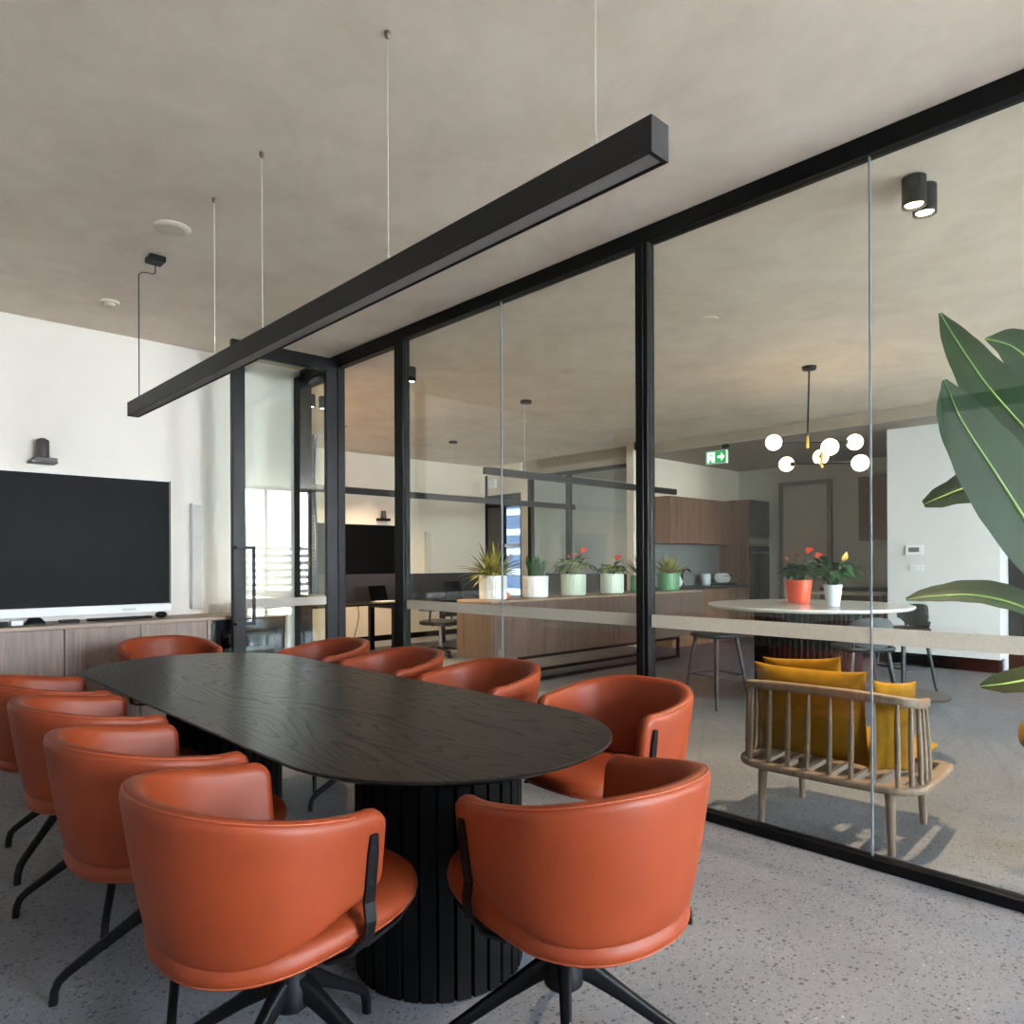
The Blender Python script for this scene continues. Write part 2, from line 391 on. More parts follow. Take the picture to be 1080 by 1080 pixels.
# local -x runs into the room
st = MB().box(-.90, -.025, .012, -.80, .025, 3.06); st.build('stile', fr, dl, bevel=.003)
MB().box(-.10, -.025, .012, 0, .025, 3.06).build('stile', fr, dl, bevel=.003)
MB().box(-.80, -.025, 2.95, -.10, .025, 3.06).build('rail', fr, dl, bevel=.003)
MB().box(-.80, -.025, .012, -.10, .025, .12).build('rail', fr, dl, bevel=.003)
MB().box(-.80, -.005, .12, -.10, .005, 2.95).build('door_glass', M['glass'], dl)
MB().box(-.80, -.0075, .948, -.10, -.0055, 1.017).build('frosted_band', M['frost'], dl)
MB().bar([(-.885, -.026, 1.425), (-.885, -.075, 1.425), (-.73, -.075, 1.425), (-.73, -.075, .83), (-.885, -.075, .83), (-.885, -.026, .83)], .02, .02, (.3, 1, .2)).build('handle', fr, dl) if False else None
h = MB().box(-.895, -.085, 1.415, -.745, -.065, 1.437).box(-.895, -.065, 1.415, -.873, -.025, 1.437).box(-.895, -.085, .818, -.745, -.065, .84).box(-.895, -.065, .818, -.873, -.025, .84).box(-.767, -.085, .84, -.745, -.065, 1.415)
h.build('handle', fr, dl, bevel=.002)

# office glass front, far corner and corridor
fx = 9.0
frame('trim_office_head', (fx, 6.78, 2.78, fx+.07, 9.05, 2.84), (fx, 6.78, 0, fx+.07, 9.05, .05), (fx, 8.95, .05, fx+.07, 9.05, 2.78), (fx, 8.05, .05, fx+.07, 8.14, 2.78))
struct(Box(fx, 6.78, 2.84, fx+.1, 9.18, H-.001).build('wall_office_bulkhead', M['bulkpaint']))
for k, (a, b) in enumerate(((6.78, 8.05), (8.14, 8.95))):
    struct(Box(fx+.03, a, .05, fx+.04, b, 2.78).build('window_%d' % (k+14), M['glass']))
struct(Box(fx, 9.05, 0, fx+.14, 9.22, 2.84).build('wall_office_corner', M['warmwall']))
struct(Box(12.3, 6.78, 0, 12.45, 9.2, H).build('wall_glass_office_right', M['greywall']))
struct(Box(fx+.14, 9.08, 0, 12.3, 9.2, H).build('wall_glass_office_back', M['greywall']))
frame('trim_corridor', (fx, 9.22, 2.32, fx+.06, 10.2, 2.56), (fx, 10.13, 0, fx+.06, 10.2, 2.95), (fx, 9.66, 0, fx+.06, 9.70, 2.32), (fx, 9.22, 0, fx+.06, 9.25, 2.32))
o = Box(fx+.01, 9.70, 0, fx+.05, 10.13, 2.32).build('door_3', M['darkdoor']); struct(o)
o = struct(Box(fx+.02, 9.25, .02, fx+.03, 9.66, 2.32).build('window_18', M['tintglass'])); Box(fx+.005, 9.25, 1.58, fx+.05, 9.66, 1.64).build('transom', M['bezel'], o)  # grey tint added to cut daylight and dim the view outside
struct(Box(fx+.01, 9.22, 2.56, fx+.06, 10.13, H-.001).build('wall_corridor_head', M['warmwall']))
o = Box(fx-.05, 9.86, 2.70, fx+.009, 10.06, 2.86).build('emergency_light', M['bezel'], bevel=.01); tag(o, 'small white box light on the wall above the dark corridor door', 'light')


# far building seen through the corridor window
b = MB().box(20, 16, -3, 24, 34, 9).build('far_office_building', M['ext2']); tag(b, 'far blue glass office building with pale floor bands, beyond the corridor window', 'building')
sb = MB()
for k in range(14): sb.box(19.9, 15.9, -2.4+.8*k, 20, 34, -2.15+.8*k)
sb.build('floor_band', M['ext1'], b)
# ------------------------------------------------------------------ meeting table
tb = thing('meeting_table', 'long black stained timber meeting table with rounded ends on fluted drums', 'table', (1.46, 2.95, 0))
def stadium(hw, y0, y1, n=28):
    o = [(hw*cos(pi + pi*k/n), y0 + hw*sin(pi + pi*k/n)) for k in range(n+1)]
    return o + [(hw*cos(pi*k/n), y1 + hw*sin(pi*k/n)) for k in range(n+1)]
def sring(hw, ins, z): return [(x, y, z) for x, y in stadium(hw-ins, -1.08, 1.07)]
MB().loft([sring(.555, .10, .712), sring(.555, .055, .714), sring(.555, .008, .734), sring(.555, .001, .738), sring(.555, .001, .742), sring(.555, .004, .745)]).build('table_top', M['tabletop'], tb, smooth=25)
for y in (-1.06, .72):
    m = MB(); n = 32; rr = .272
    m.lathe([(rr-.012, .0), (rr-.012, .712)], 64, (0, y, 0))
    for k in range(n):
        a = 2*pi*k/n; hw = rr*pi/n*.93
        c, s_ = cos(a), sin(a); t = Vector((-s_, c, 0)); nr = Vector((c, s_, 0)); o = Vector((0, y, 0)) + nr*(rr-.014)
        q = [o - t*hw, o + t*hw, o + t*(hw-.004) + nr*.016, o - t*(hw-.004) + nr*.016]
        m.loft([[(p.x, p.y, .003) for p in q], [(p.x, p.y, .7115) for p in q]])
    m.build('fluted_drum', M['tablebase'], tb)

# ------------------------------------------------------------------ swivel chair
def sstep(t): t = max(0, min(1, t)); return t*t*(3-2*t)
S0 = .66; AL = .165; ZR = .03; HY = .075   # share of the rear curve, arm length
def plan(s, z, off=0.0):
    w = max(0, min(1, (z-.43)/.38))**.62
    a = .240 + .066*w; b = .212 + .076*w
    def pt(q):
        aq = abs(q); sg = 1 if q >= 0 else -1
        if aq <= S0:
            ph = aq/S0*pi/2
            # slightly squared rear
            cx, sx = cos(ph), sin(ph)
            k = (abs(cx)**2.25 + abs(sx)**2.25)**(-1/2.25)
            return Vector((sg*a*sx*k, -b*cx*k))
        t = (aq-S0)/(1-S0); return Vector((sg*a*(1 - .05*t*t), AL*t))
    p = pt(s); e = 1e-3; d = (pt(min(s+e, 1.001)) - pt(s-e)).normalized()
    nrm = Vector((d.y, -d.x))     # outward
    return p - nrm*off
def shell():
    m = MB(); rings = []
    md = (1-S0)/AL      # s per metre along the arm
    ds = [.0, .0006, .002, .004, .007, .011, .016, .021, .028, .036, .046, .058, .072, .09, .11]
    arm = [1 - q*md for q in ds]; q0 = arm[-1]
    ss = [-t for t in arm] + [-q0 + 2*q0*i/52 for i in range(1, 52)] + list(reversed(arm))
    for s in ss:
        a = abs(s); dist = (1-a)/md
        zt = .815 - .058*sstep((a-.12)/.75); zb = .470 + .088*sstep((a-.30)/.70)
        Rc = .052; dh = Rc - sqrt(max(0, Rc*Rc - max(0, Rc-dist)**2)); Rt = .022
        zc = (zt+zb)/2; hh = (zt-zb)/2 - dh
        th = .048*max(.06, sqrt(max(0, 1 - (max(0, Rt-dist)/Rt)**2)))
        r = th/2; loop = []
        ns = 9; nc = 6
        for k in range(ns+1): loop.append((0, -hh + r + (2*hh-2*r)*k/ns))
        for k in range(1, nc): 
            an = pi*k/nc; loop.append((r - r*cos(an), hh - r + r*sin(an)))
        for k in range(ns+1): loop.append((th, hh - r - (2*hh-2*r)*k/ns))
        for k in range(1, nc):
            an = pi*k/nc; loop.append((r + r*cos(an), -hh + r - r*sin(an)))
        ring = []
        for o_, dz in loop:
            z = zc + dz; p = plan(s, z, o_ + (.048-th)/2); ring.append((p.x, p.y, z))
        rings.append(ring)
    m.loft(rings); return m, ss
def rim_seam():
    pts = []
    for i in range(61):
        s = -.80 + 1.60*i/60; a = abs(s); z = .815 - .058*sstep((a-.12)/.75) - .006
        p = plan(s, z, .008); pts.append((p.x, p.y, z+.0015))
    return MB().tube(pts, .0022, 6)
def seat_outline(ins, n=48):
    o = []
    for k in range(n):
        a = 2*pi*k/n; c, s_ = cos(a), sin(a)
        if s_ < 0: e = 2.3; rx, ry = .252-ins, .238-ins
        else: e = 3.2; rx, ry = .252-ins, .372-ins
        kx = (abs(c)**e + abs(s_)**e)**(-1/e); o.append((rx*c*kx, ry*s_*kx))
    return o
def seat():
    m = MB(); rings = []
    for ins, z in ((.12, .408), (.03, .410), (.010, .416), (.001, .430), (0, .442), (.005, .458), (.018, .470), (.05, .480), (.11, .486), (.2, .488)):
        rings.append([(x, y, z + ZR + .045*y + (.0 if y < 0 else .10*y*y)) for x, y in seat_outline(ins)])
    return m.loft(rings)
def seat_seam():
    pts = [(x, y, .4225 + ZR + .045*y + (.0 if y < 0 else .10*y*y)) for x, y in seat_outline(.0055)]
    return MB().tube(pts + [pts[0]], .0018, 6)
def bracket(sg):
    m = MB(); pts = []
    def px(z): return sg*(abs(plan(.90, z).x) + .004)
    yb = .115
    up = [(px(.705), yb, .705), (px(.66), yb, .66), (px(.60), yb, .60), (px(.55), yb, .55), (sg*.276, yb, .51), (sg*.270, yb-.002, .470), (sg*.254, yb-.03, .442), (sg*.215, yb-.06, .424), (sg*.13, yb-.06, .416), (sg*.03, yb-.05, .412)]
    # strap as explicit rounded rect rings
    rings = []
    pv = [Vector(p) for p in up]
    for i, p in enumerate(pv):
        t = (pv[min(i+1, len(pv)-1)] - pv[max(i-1, 0)]).normalized()
        fwd = Vector((0, 1, 0)) if i < 6 else Vector((-sg*.35*(min(i, 8)-5), 1, 0)).normalized()
        nn = t.cross(fwd).normalized(); fwd = nn.cross(t).normalized()
        hw = .0145 if 0 < i < 6 else (.010 if i == 0 else .016); ht = .0045
        rings.append([p - fwd*hw - nn*ht, p + fwd*hw - nn*ht, p + fwd*hw + nn*ht, p - fwd*hw + nn*ht])
    m.loft(rings)
    return m
def side_rail(sg):
    return MB().bar([(sg*.158, .325, .462), (sg*.212, .23, .450), (sg*.234, .13, .440), (sg*.19, .07, .430), (sg*.06, .055, .416)], .022, .010)
def star_leg():
    m = MB(); rings = []
    path = [(.012, .285, .048, .060), (.04, .276, .038, .056), (.075, .256, .030, .048), (.15, .205, .026, .036), (.24, .142, .024, .030), (.312, .091, .024, .027), (.336, .068, .024, .025), (.348, .040, .023, .023), (.351, .0, .023, .023)]
    for i, (x, z, w_, h_) in enumerate(path):
        a = path[max(i-1, 0)]; b2 = path[min(i+1, len(path)-1)]
        t = Vector((b2[0]-a[0], 0, b2[1]-a[1])).normalized(); n_ = Vector((-t.z, 0, t.x))
        if i == len(path)-1: t = Vector((0, 0, -1)); n_ = Vector((1, 0, 0))
        rings.append([Vector((x, 0, z)) + Vector((0, 1, 0))*q[0] + n_*q[1] for q in rrect(w_, h_, min(w_, h_)*.3, 3)])
    return m.loft(rings)

GRP = 'tan leather swivel chairs round the meeting table'
def make_chair():
    r = thing('swivel_chair', '', 'chair', (0, 0, 0), 0, GRP)
    sm, _ = shell(); sh = sm.build('backrest', M['leather'], r, smooth=60)
    rim_seam().build('seam', M['stitch'], sh, smooth=180)
    se = seat().build('seat', M['leather'], r, smooth=60)
    seat_seam().build('seam', M['stitch'], se, smooth=180)
    for sg in (-1, 1):
        br = bracket(sg).build('arm_bracket', M['blackmatte'], r, bevel=.002)
        for z in (.675, .595):
            x = sg*(abs(plan(.90, z).x) + .0085)
            s = MB(); s.loft([[(x + sg*dx, .115 + rr*cos(a), z + rr*sin(a)) for a in [2*pi*k/12 for k in range(12)]] for dx, rr in ((-.003, .0065), (.001, .0065), (.0015, .005), (.0003, .003))])
            s.build('screw', M['black'], br)
        side_rail(sg).build('seat_rail', M['blackmatte'], r, bevel=.002)
    MB().lathe([(.02, .437), (.055, .43), (.058, .412), (.043, .405), (.040, .345), (.042, .335), (.043, .30), (.052, .275), (.050, .235), (.035, .222), (.01, .22)], 28, (0, HY, 0)).build('swivel_column', M['blackmatte'], r, smooth=40)
    lm = star_leg()
    for k in range(4): lm.build('leg', M['blackmatte'], r, loc=(0, HY, 0), rz=pi/2*k + .3, smooth=40)
    return r
chairs = [  # hub x, y, facing (deg, direction the sitter looks), base angle, label
    (0.73, 1.63, 3, 27, 'tan leather swivel chair in the left foreground, its armrest bracket facing the camera'),
    (0.715, 2.32, 2.5, 66, 'tan leather chair directly behind the left foreground chair, second along the left side'),
    (0.732, 3.03, 0, 66, 'tan leather chair third along the left side of the table from the front'),
    (0.735, 3.72, -1, 40, 'tan leather chair at the far left edge, nearest the timber credenza on that side'),
    (1.34, 1.155, 86.5, 45, 'tan leather swivel chair at the near rounded end of the table, back to the camera'),
    (2.235, 1.77, 178, 12, 'tan leather chair on the glass side nearest the camera, behind the near end chair'),
    (2.22, 2.58, 180, 66, 'tan leather chair second from the front along the glass side of the table'),
    (2.21, 3.31, 181, 66, 'tan leather chair third from the front on the glass side, before the open doorway'),
    (2.2, 4.04, 181, 66, 'tan leather chair farthest back on the glass side, near the open glass door'),
    (1.585, 4.89, 272, 20, 'tan leather chair at the far rounded end of the table, before the credenza'),
]
proto = make_chair()
for i, (x, y, face, ba, lab) in enumerate(chairs):
    c = proto if i == 0 else copy_tree(proto)
    c.location = (x, y, 0); c.rotation_euler.z = R(face - 90); c['label'] = lab
    legs = [k for k in c.children if k.name.startswith('leg')]
    for j, l in enumerate(legs): l.rotation_euler.z = R(ba + 90*j - (face - 90))

# ------------------------------------------------------------------ linear pendants
def linear_pendant(label, loc, rz, length, z, w, h, cables, canopy=None, grp=None):
    r = thing('linear_pendant_light', label, 'pendant light', (loc[0], loc[1], z), rz, grp)
    m = MB().box(-w/2, 0, .014, w/2, length, h); m.box(-w/2, 0, 0, -w/2+.006, length, .014).box(w/2-.006, 0, 0, w/2, length, .014).box(-w/2+.006, 0, 0, w/2-.006, .012, .014).box(-w/2+.006, length-.012, 0, w/2-.006, length, .014)
    m.build('housing', M['pendant'], r, bevel=.001)
    MB().box(-w/2+.0065, .0125, .006, w/2-.0065, length-.0125, .0135).build('diffuser', M['diffuser'], r)
    for y in cables:
        c = MB().tube([(0, y, h), (0, y, H-z)], .0016, 6).lathe([(.004, h), (.004, h+.03), (.002, h+.034)], 10, (0, y, 0))
        c.build('suspension_wire', M['wire'], r); MB().lathe([(.006, H-z-.022), (.011, H-z-.012), (.011, H-z)], 12, (0, y, 0)).build('ceiling_anchor', M['anchor'], r)
    return r
p = linear_pendant('long black linear pendant light hanging above the meeting table', (1.373, .946, 0), 0, 3.943, 2.2235, .067, .086, (.19, 1.10, 2.08, 2.62))
MB().tube([(0, 3.82, .086), (0, 3.82, .80), (0, 3.82, .845), (0, 3.81, .858), (.003, 3.76, .855), (.008, 3.68, .83), (.012, 3.60, .80), (.012, 3.555, .79), (.012, 3.545, .80), (.012, 3.543, .86)], .0032, 8, (1, 0, 0)).build('power_cable', M['black'], p, smooth=180)
MB().box(-.033, 3.49, .848, .057, 3.595, H-2.2235).build('canopy', M['black'], p, bevel=.006)
MB().box(-.0340, 2.775, .012, .0340, 2.778, .0868).build('joint_line', M['black'], p)
g2 = 'black linear pendants in the open office'
linear_pendant('black linear pendant light over the plant sideboard, seen through the glass', (5.0, 5.67, 0), -pi/2, 3.55, 2.235, .06, .075, (.6, 3.0), grp=g2)
linear_pendant('black linear pendant light farther back, over the office desks', (4.3, 8.3, 0), -pi/2, 5.1, 2.215, .06, .085, (.6, 2.4, 4.6), grp=g2)
for (x, y, lab) in ((5.62, 5.67, 'small round black ceiling rose above the near end of the sideboard pendant'), (8.05, 5.75, 'small round black ceiling rose above the far end of the sideboard pendant'), (6.7, 8.3, 'small black ceiling rose above the desk pendant')):
    tag(MB().lathe([(.06, -.03), (.065, -.02), (.065, 0)], 20).build('ceiling_rose', M['black'], loc=(x, y, H)), lab, 'ceiling rose')
o = MB().tube(spline([(2.72, 4.62, H-.001), (2.67, 4.72, H-.03), (2.60, 4.85, H-.05), (2.52, 4.86, H-.03), (2.45, 4.85, H-.002)], 5), .003, 6).build('ceiling_cable', M['plasticgrey'], smooth=180)
tag(o, 'thin dark cable looping from the ceiling in front of the door head', 'cable')

# ceiling fittings
def disc(name, lab, cat, x, y, r, mat='wall'):
    o = MB().lathe([(r*.6, -.012), (r*.93, -.010), (r, -.004), (r, 0)], 32).build(name, M[mat], loc=(x, y, H), smooth=40); tag(o, lab, cat); return o
M['offwhite'] = plain('offwhite_grille', (214, 206, 190), .7, vary=.03)
disc('ceiling_speaker', 'large round off-white speaker grille flush in the meeting room ceiling', 'ceiling speaker', 1.33, 4.03, .092, 'offwhite')
o = disc('smoke_detector', 'small round white detector on the ceiling near the white wall', 'detector', 1.39, 5.46, .06, 'offwhite')
MB().lathe([(.02, -.03), (.03, -.025), (.032, -.011)], 20).build('sensor', M['offwhite'], o)
disc('ceiling_sensor', 'small round cream sensor on the lounge ceiling behind the glass', 'detector', 4.73, 2.83, .06, 'offwhite')
def spot(label, x, y, r=.052, h=.135, z=H, power=30):
    t = thing('cylinder_spotlight', label, 'spotlight', (x, y, z))
    MB().lathe([(r-.004, -h+.012), (r-.004, -h), (r, -h), (r, -.002), (r-.003, 0)], 32).build('housing', M['blackmatte'], t, smooth=40)
    MB().lathe([(.001, -h+.010), (r*.72, -h+.0095), (r*.72, -h+.0115)], 24).build('lens', M['led'], t)
    l = bpy.data.lights.new('spot_lamp', 'SPOT'); l.energy = power; l.color = (1, .76, .50); l.spot_size = R(115); l.spot_blend = .8; l.shadow_soft_size = .04
    lo = bpy.data.objects.new('spot_lamp', l); COL.objects.link(lo); lo.location = (0, 0, -h-.01); lo.parent = t
    return t
spot('black cylinder spotlight, left of the pair on the ceiling above the lounge chair', 3.70, 1.13)
spot('black cylinder spotlight, right of the pair on the ceiling above the lounge chair', 3.82, 1.12)
spot('single black cylinder spotlight on the ceiling behind the doorway post', 3.88, 5.42, .045)
spot('black cylinder spotlight, left one seen through the door glass', 3.72, 7.02, .045)
spot('black cylinder spotlight, right one seen through the door glass', 3.86, 7.02, .045)

# ------------------------------------------------------------------ TV wall
cr = thing('credenza', 'long grey walnut credenza with flush doors along the white wall', 'credenza', (0, 0, 0))
cx0, cx1, cy0, cy1 = -1.2, 2.80, 5.71, 6.195
b = MB().box(cx0, cy0, .855, cx1, cy1, .88).box(cx0, cy0+.02, .10, cx0+.02, cy1, .855).box(cx1-.02, cy0, .0, cx1, cy1, .855).box(2.135, cy0, 0, 2.16, cy1, .855).box(cx0+.02, cy1-.02, .1, cx1-.02, cy1, .855).box(cx0+.02, cy0+.02, .08, 2.135, cy1-.02, .10).box(cx0, cy0+.05, 0, 2.135, cy0+.07, .08)
b.build('carcass', M['walnuttop'], cr, bevel=.001)
x = 2.132
while x > cx0+.05:
    MB().box(max(x-.482, cx0), cy0, .10, x-.003, cy0+.019, .852).build('door', M['walnut'], cr, bevel=.001); x -= .485
wf = thing('wine_fridge', 'black glass fronted wine fridge built into the credenza end', 'wine fridge', (2.47, 5.73, 0))
MB().box(-.30, .02, .02, -.27, .44, .84).box(.27, .02, .02, .30, .44, .84).box(-.27, .02, .02, .27, .44, .06).box(-.27, .02, .80, .27, .44, .84).box(-.27, .42, .06, .27, .44, .80).build('body', M['oven'], wf)
MB().box(-.30, -.012, .02, -.235, .018, .845).box(.235, -.012, .02, .30, .018, .845).box(-.235, -.012, .77, .235, .018, .845).box(-.235, -.012, .02, .235, .018, .08).build('door_frame', M['oven'], wf)
MB().box(-.235, -.002, .08, .235, .004, .77).build('door_glass', mat_glass('smoked_glass', (.55, .56, .6)), wf)
for z in (.70, .585, .47, .35, .23):
    MB().box(-.25, .045, z, .25, .40, z+.006).build('shelf', M['oven'], wf); MB().box(-.19, .03, z, .25, .044, z+.03).build('shelf_front', M['shelfwood'], wf)
for k, (x, z) in enumerate(((-.08, .591), (.05, .591), (.14, .591), (-.15, .476), (.0, .476), (.12, .476))):
    lab = ['leftmost', 'middle', 'rightmost'][k % 3] + (' red capped wine bottle on the upper occupied shelf of the fridge' if k < 3 else ' red capped wine bottle one shelf lower in the fridge')
    o = MB().loft([[(rr*cos(a), yy, .038 + rr*sin(a)) for a in [2*pi*q/14 for q in range(14)]] for yy, rr in ((.0, .012), (.002, .016), (.06, .016), (.10, .036), (.30, .037))]).build('wine_bottle', M['foil'], loc=(2.47+x, 5.785, z+.001), smooth=40)
    tag(o, lab, 'bottle', 'wine bottles in the fridge')

tv = thing('wall_display', 'large dark wall-mounted display with white lower bezel in the meeting room', 'television', (1.12, 6.198, 1.47))
MB().box(-.885, -.055, -.495, .885, -.004, .505).box(-.885, -.058, -.555, .885, -.004, -.495).build('housing', M['bezel'], tv, bevel=.004)
MB().box(-.872, -.058, -.487, .872, -.0555, .497).build('screen', M['screen'], tv)
MB().box(-.884, -.057, -.4935, -.8735, -.0552, .504).box(.8735, -.057, -.4935, .884, -.0552, .504).build('side_trim', M['plasticgrey'], tv)
MB().box(-.36, -.0593, -.532, -.27, -.0582, -.524).build('marking', M['speakerw'], tv); MB().box(.52, -.0593, -.535, .62, -.0582, -.517).build('marking', M['speakerw'], tv)
cam = thing('conference_camera', 'grey cylindrical video camera on a bracket above the meeting room display', 'camera', (1.115, 6.199, 2.035))
MB().box(-.085, -.13, 0, .085, -.0, .022).box(-.06, -.12, .022, .085, -.0, .042).build('mount_bracket', M['plasticgrey'], cam, bevel=.004)
MB().lathe([(.03, .042), (.042, .048), (.042, .165), (.036, .175)], 24, (.0, -.07, 0)).build('camera_body', M['plasticgrey'], cam, smooth=40)
MB().lathe([(.020, 0), (.020, .008)], 16).build('lens_ring', M['black'], cam, loc=(0, -.07, .175))
sp = thing('column_speaker', 'slim pale vertical speaker on the white wall right of the display', 'speaker', (2.21, 6.198, .925))
MB().box(-.042, -.07, 0, .042, 0, .88).build('cabinet', M['bezel'], sp, bevel=.006)
MB().box(-.036, -.073, .012, .036, -.0705, .868).build('grille', M['speakerw'], sp)

# things on the credenza
ztop = .8805
def put(o, lab, cat, grp=None): return tag(o, lab, cat, grp)
pos = [(2.30, 6.02), (2.385, 6.03), (2.47, 6.03), (2.555, 6.03), (2.26, 5.93), (2.345, 5.94), (2.43, 5.94), (2.515, 5.94)]
gl = None
for k, (x, y) in enumerate(pos):
    if gl is None:
        gl = MB().lathe([(.030, 0), (.034, .004), (.038, .09), (.0365, .09), (.0325, .008), (.005, .007)], 24).build('glass_tumbler', M['tumbler'], smooth=50); o = gl
    else: o = gl.copy(); COL.objects.link(o)
    o.location = (x, y, ztop)
    put(o, '%s clear glass tumbler in the %s row on the credenza end' % (['leftmost', 'second from left', 'third from left', 'rightmost'][k % 4], 'back' if k < 4 else 'front'), 'glass', 'tumblers on the credenza')
ms = MB().sphere((0, 0, .012), .045, 20, 10, (1, .7, .55)).build('computer_mouse', M['black'], loc=(1.86, 5.93, ztop+.013), smooth=180); put(ms, 'small rounded black and grey mouse below the right corner of the display', 'mouse')
o = MB().box(-.22, -.035, 0, .22, .035, .018).build('flat_soundbar', M['blackmatte'], loc=(1.58, 5.97, ztop), bevel=.006); put(o, 'long flat black bar lying on the credenza below the display', 'soundbar')
o = MB().box(-.06, -.04, 0, .06, .04, .02).build('media_box', M['blackmatte'], loc=(1.24, 5.95, ztop), bevel=.003); put(o, 'small flat black media box on the credenza', 'box')
hb = thing('conference_puck', 'black angular conference hub with cables on the credenza', 'conference hub', (1.03, 5.94, ztop))
MB().loft([[(x*s, y*s, z) for x, y in rrect(.12, .09, .02, 3)] for s, z in ((1, 0), (1, .012), (.55, .045))]).build('body', M['blackmatte'], hb)
MB().tube(spline([(-.05, .0, .008), (-.09, .01, .012), (-.10, .05, .005), (-.04, .10, .005)], 5), .004, 6).build('cable', M['black'], hb)
o = MB().box(-.035, -.03, 0, .035, .03, .035).build('power_adapter', M['bezel'], loc=(.92, 5.92, ztop), bevel=.004); put(o, 'small white power adapter on the credenza at the picture edge', 'adapter')
o = MB().box(-.05, -.03, 0, .05, .03, .028).build('receiver_box', M['blackmatte'], loc=(.82, 5.92, ztop), bevel=.003); put(o, 'small black receiver box at the far left of the credenza', 'box')

# ------------------------------------------------------------------ sideboard with plants
sbd = thing('plant_sideboard', 'long walnut sideboard on a black metal frame beyond the glass', 'sideboard', (4.9, 5.45, 0))
MB().box(0, 0, .88, 3.99, .57, .90).build('top', M['walnuttop'], sbd)
MB().box(0, .008, .29, .02, .57, .88).box(3.97, .008, .29, 3.99, .57, .88).box(.02, .008, .29, 3.97, .57, .31).box(.02, .55, .31, 3.97, .57, .88).build('carcass', M['walnutdark'], sbd)
for k in range(8):
    MB().box(.022+.4938*k, 0, .312, .022+.4938*k+.490, .0075, .878).build('door', M['walnutdark'], sbd)
for x in (.42, 3.42):
    for y in (.03, .51): MB().box(x, y, 0, x+.035, y+.035, .29).build('leg', M['black'], sbd)
for y in (.03, .51): MB().box(.455, y, 0, 3.42, y+.035, .035).box(.455, y, .255, 3.42, y+.035, .29).build('rail', M['black'], sbd)

def pot(kind, r, h, mat, label, cat='potted plant', loc=(0, 0, 0), ribs=30, taper=1.0):
    t = thing(kind, label, cat, loc)
    MB().lathe([(r*.86*taper, 0), (r*.96*taper, .008), (r*.985*taper, .03), (r, h-.01), (r*.99, h), (r*.92, h), (r*.91, h-.03), (.02, h-.03)], 120 if ribs else 40, (0, 0, 0), ribs, .012).build('pot', mat, t, smooth=50)
    MB().lathe([(.01, h-.028), (r*.9, h-.026), (r*.88, h-.022)], 24).build('soil', M['soil'], t)
    return t
def blades(t, n, ln, w, spread, z0, mat, seed, droop=.5, r0=.05, up=1.0):
    g = random.Random(seed); m = MB()
    for k in range(n):
        a = 2.399*k + g.uniform(-.3, .3); e = spread*sqrt((k+.5)/n)*g.uniform(.8, 1.15); L = ln*g.uniform(.75, 1.12)
        d = Vector((cos(a)*sin(e), sin(a)*sin(e), cos(e)*up)); b0 = Vector((cos(a)*r0*g.random(), sin(a)*r0*g.random(), z0))
        mid = b0 + d*L*.55; end = b0 + d*L + Vector((0, 0, -droop*L*sin(e)))
        pts = bez(b0, mid, end, 7); ws = [w*.55, w*.9, w, w, w*.85, w*.65, w*.38, .001]
        m.leaf(pts, ws, Vector((-d.x*d.z, -d.y*d.z, d.x**2 + d.y**2 + .05)), .35)
    return m.build('foliage', mat, t, smooth=180)
def broad(t, n, ln, w, z0, stem, mat, seed, spread=1.1):
    g = random.Random(seed); m = MB()
    for k in range(n):
        a = 2.399*k + g.uniform(-.4, .4); e = spread*sqrt((k+.6)/n); L = stem*g.uniform(.7, 1.2)
        d = Vector((cos(a)*sin(e), sin(a)*sin(e), cos(e)+.25)).normalized()
        b0 = Vector((.02*cos(a), .02*sin(a), z0)); s1 = b0 + d*L
        m.tube([b0, b0 + d*L*.5 + Vector((0, 0, .02)), s1], [.003, .0025, .002], 5)
        d2 = (Vector((d.x, d.y, 0))*1.2 + Vector((0, 0, g.uniform(-.35, .45)))).normalized(); l2 = ln*g.uniform(.75, 1.2)
        pts = bez(s1, s1 + d2*l2*.5 + Vector((0, 0, .02)), s1 + d2*l2 + Vector((0, 0, -.3*l2)), 6)
        m.leaf(pts, [w*.35, w*.95, w, w*.85, w*.6, w*.28, .001], (0, 0, 1), .2)
    return m.build('foliage', mat, t, smooth=180)
def spathe(t, spots, size=.045):
    for (x, y, z) in spots:
        a = Vector((x, y, z)); st = MB().tube([(x*.15, y*.15, .2), (x*.6, y*.6, z*.75), a], .0025, 5)
        f = st.build('flower_stem', M['leafgreen'], t)
        m = MB(); out = Vector((x, y, .0)).normalized() if abs(x)+abs(y) > .001 else Vector((0, -1, 0)); out = (out + Vector((-.5, -.6, .45))).normalized()
        pts = bez(a - out*size*.2, a + out*size*.5 + Vector((0, 0, .012)), a + out*size*1.3, 5)
        m.leaf(pts, [size*.5, size*.75, size*.72, size*.5, size*.25, .001], (-.4, -.6, .7), .15); m.build('spathe', M['flower'], f, smooth=180)
        MB().tube([a, a + Vector((-.012, -.015, .035))], [.004, .0025], 6).build('spadix', M['spadix'], f)
zt = .9005
t = pot('potted_bromeliad', .150, .26, M['whitepot'], 'olive strappy plant in ribbed white pot at the near end of the sideboard', loc=(5.16, 5.72, zt))
blades(t, 70, .41, .018, 1.42, .25, M['leafyellow'], 1, .34, .08)
t = pot('potted_snake_plant', .146, .245, M['whitepot'], 'upright green snake plant in white pot, second on the sideboard', loc=(5.81, 5.72, zt))
blades(t, 30, .26, .024, .42, .22, M['leafdark'], 2, .0, .10)
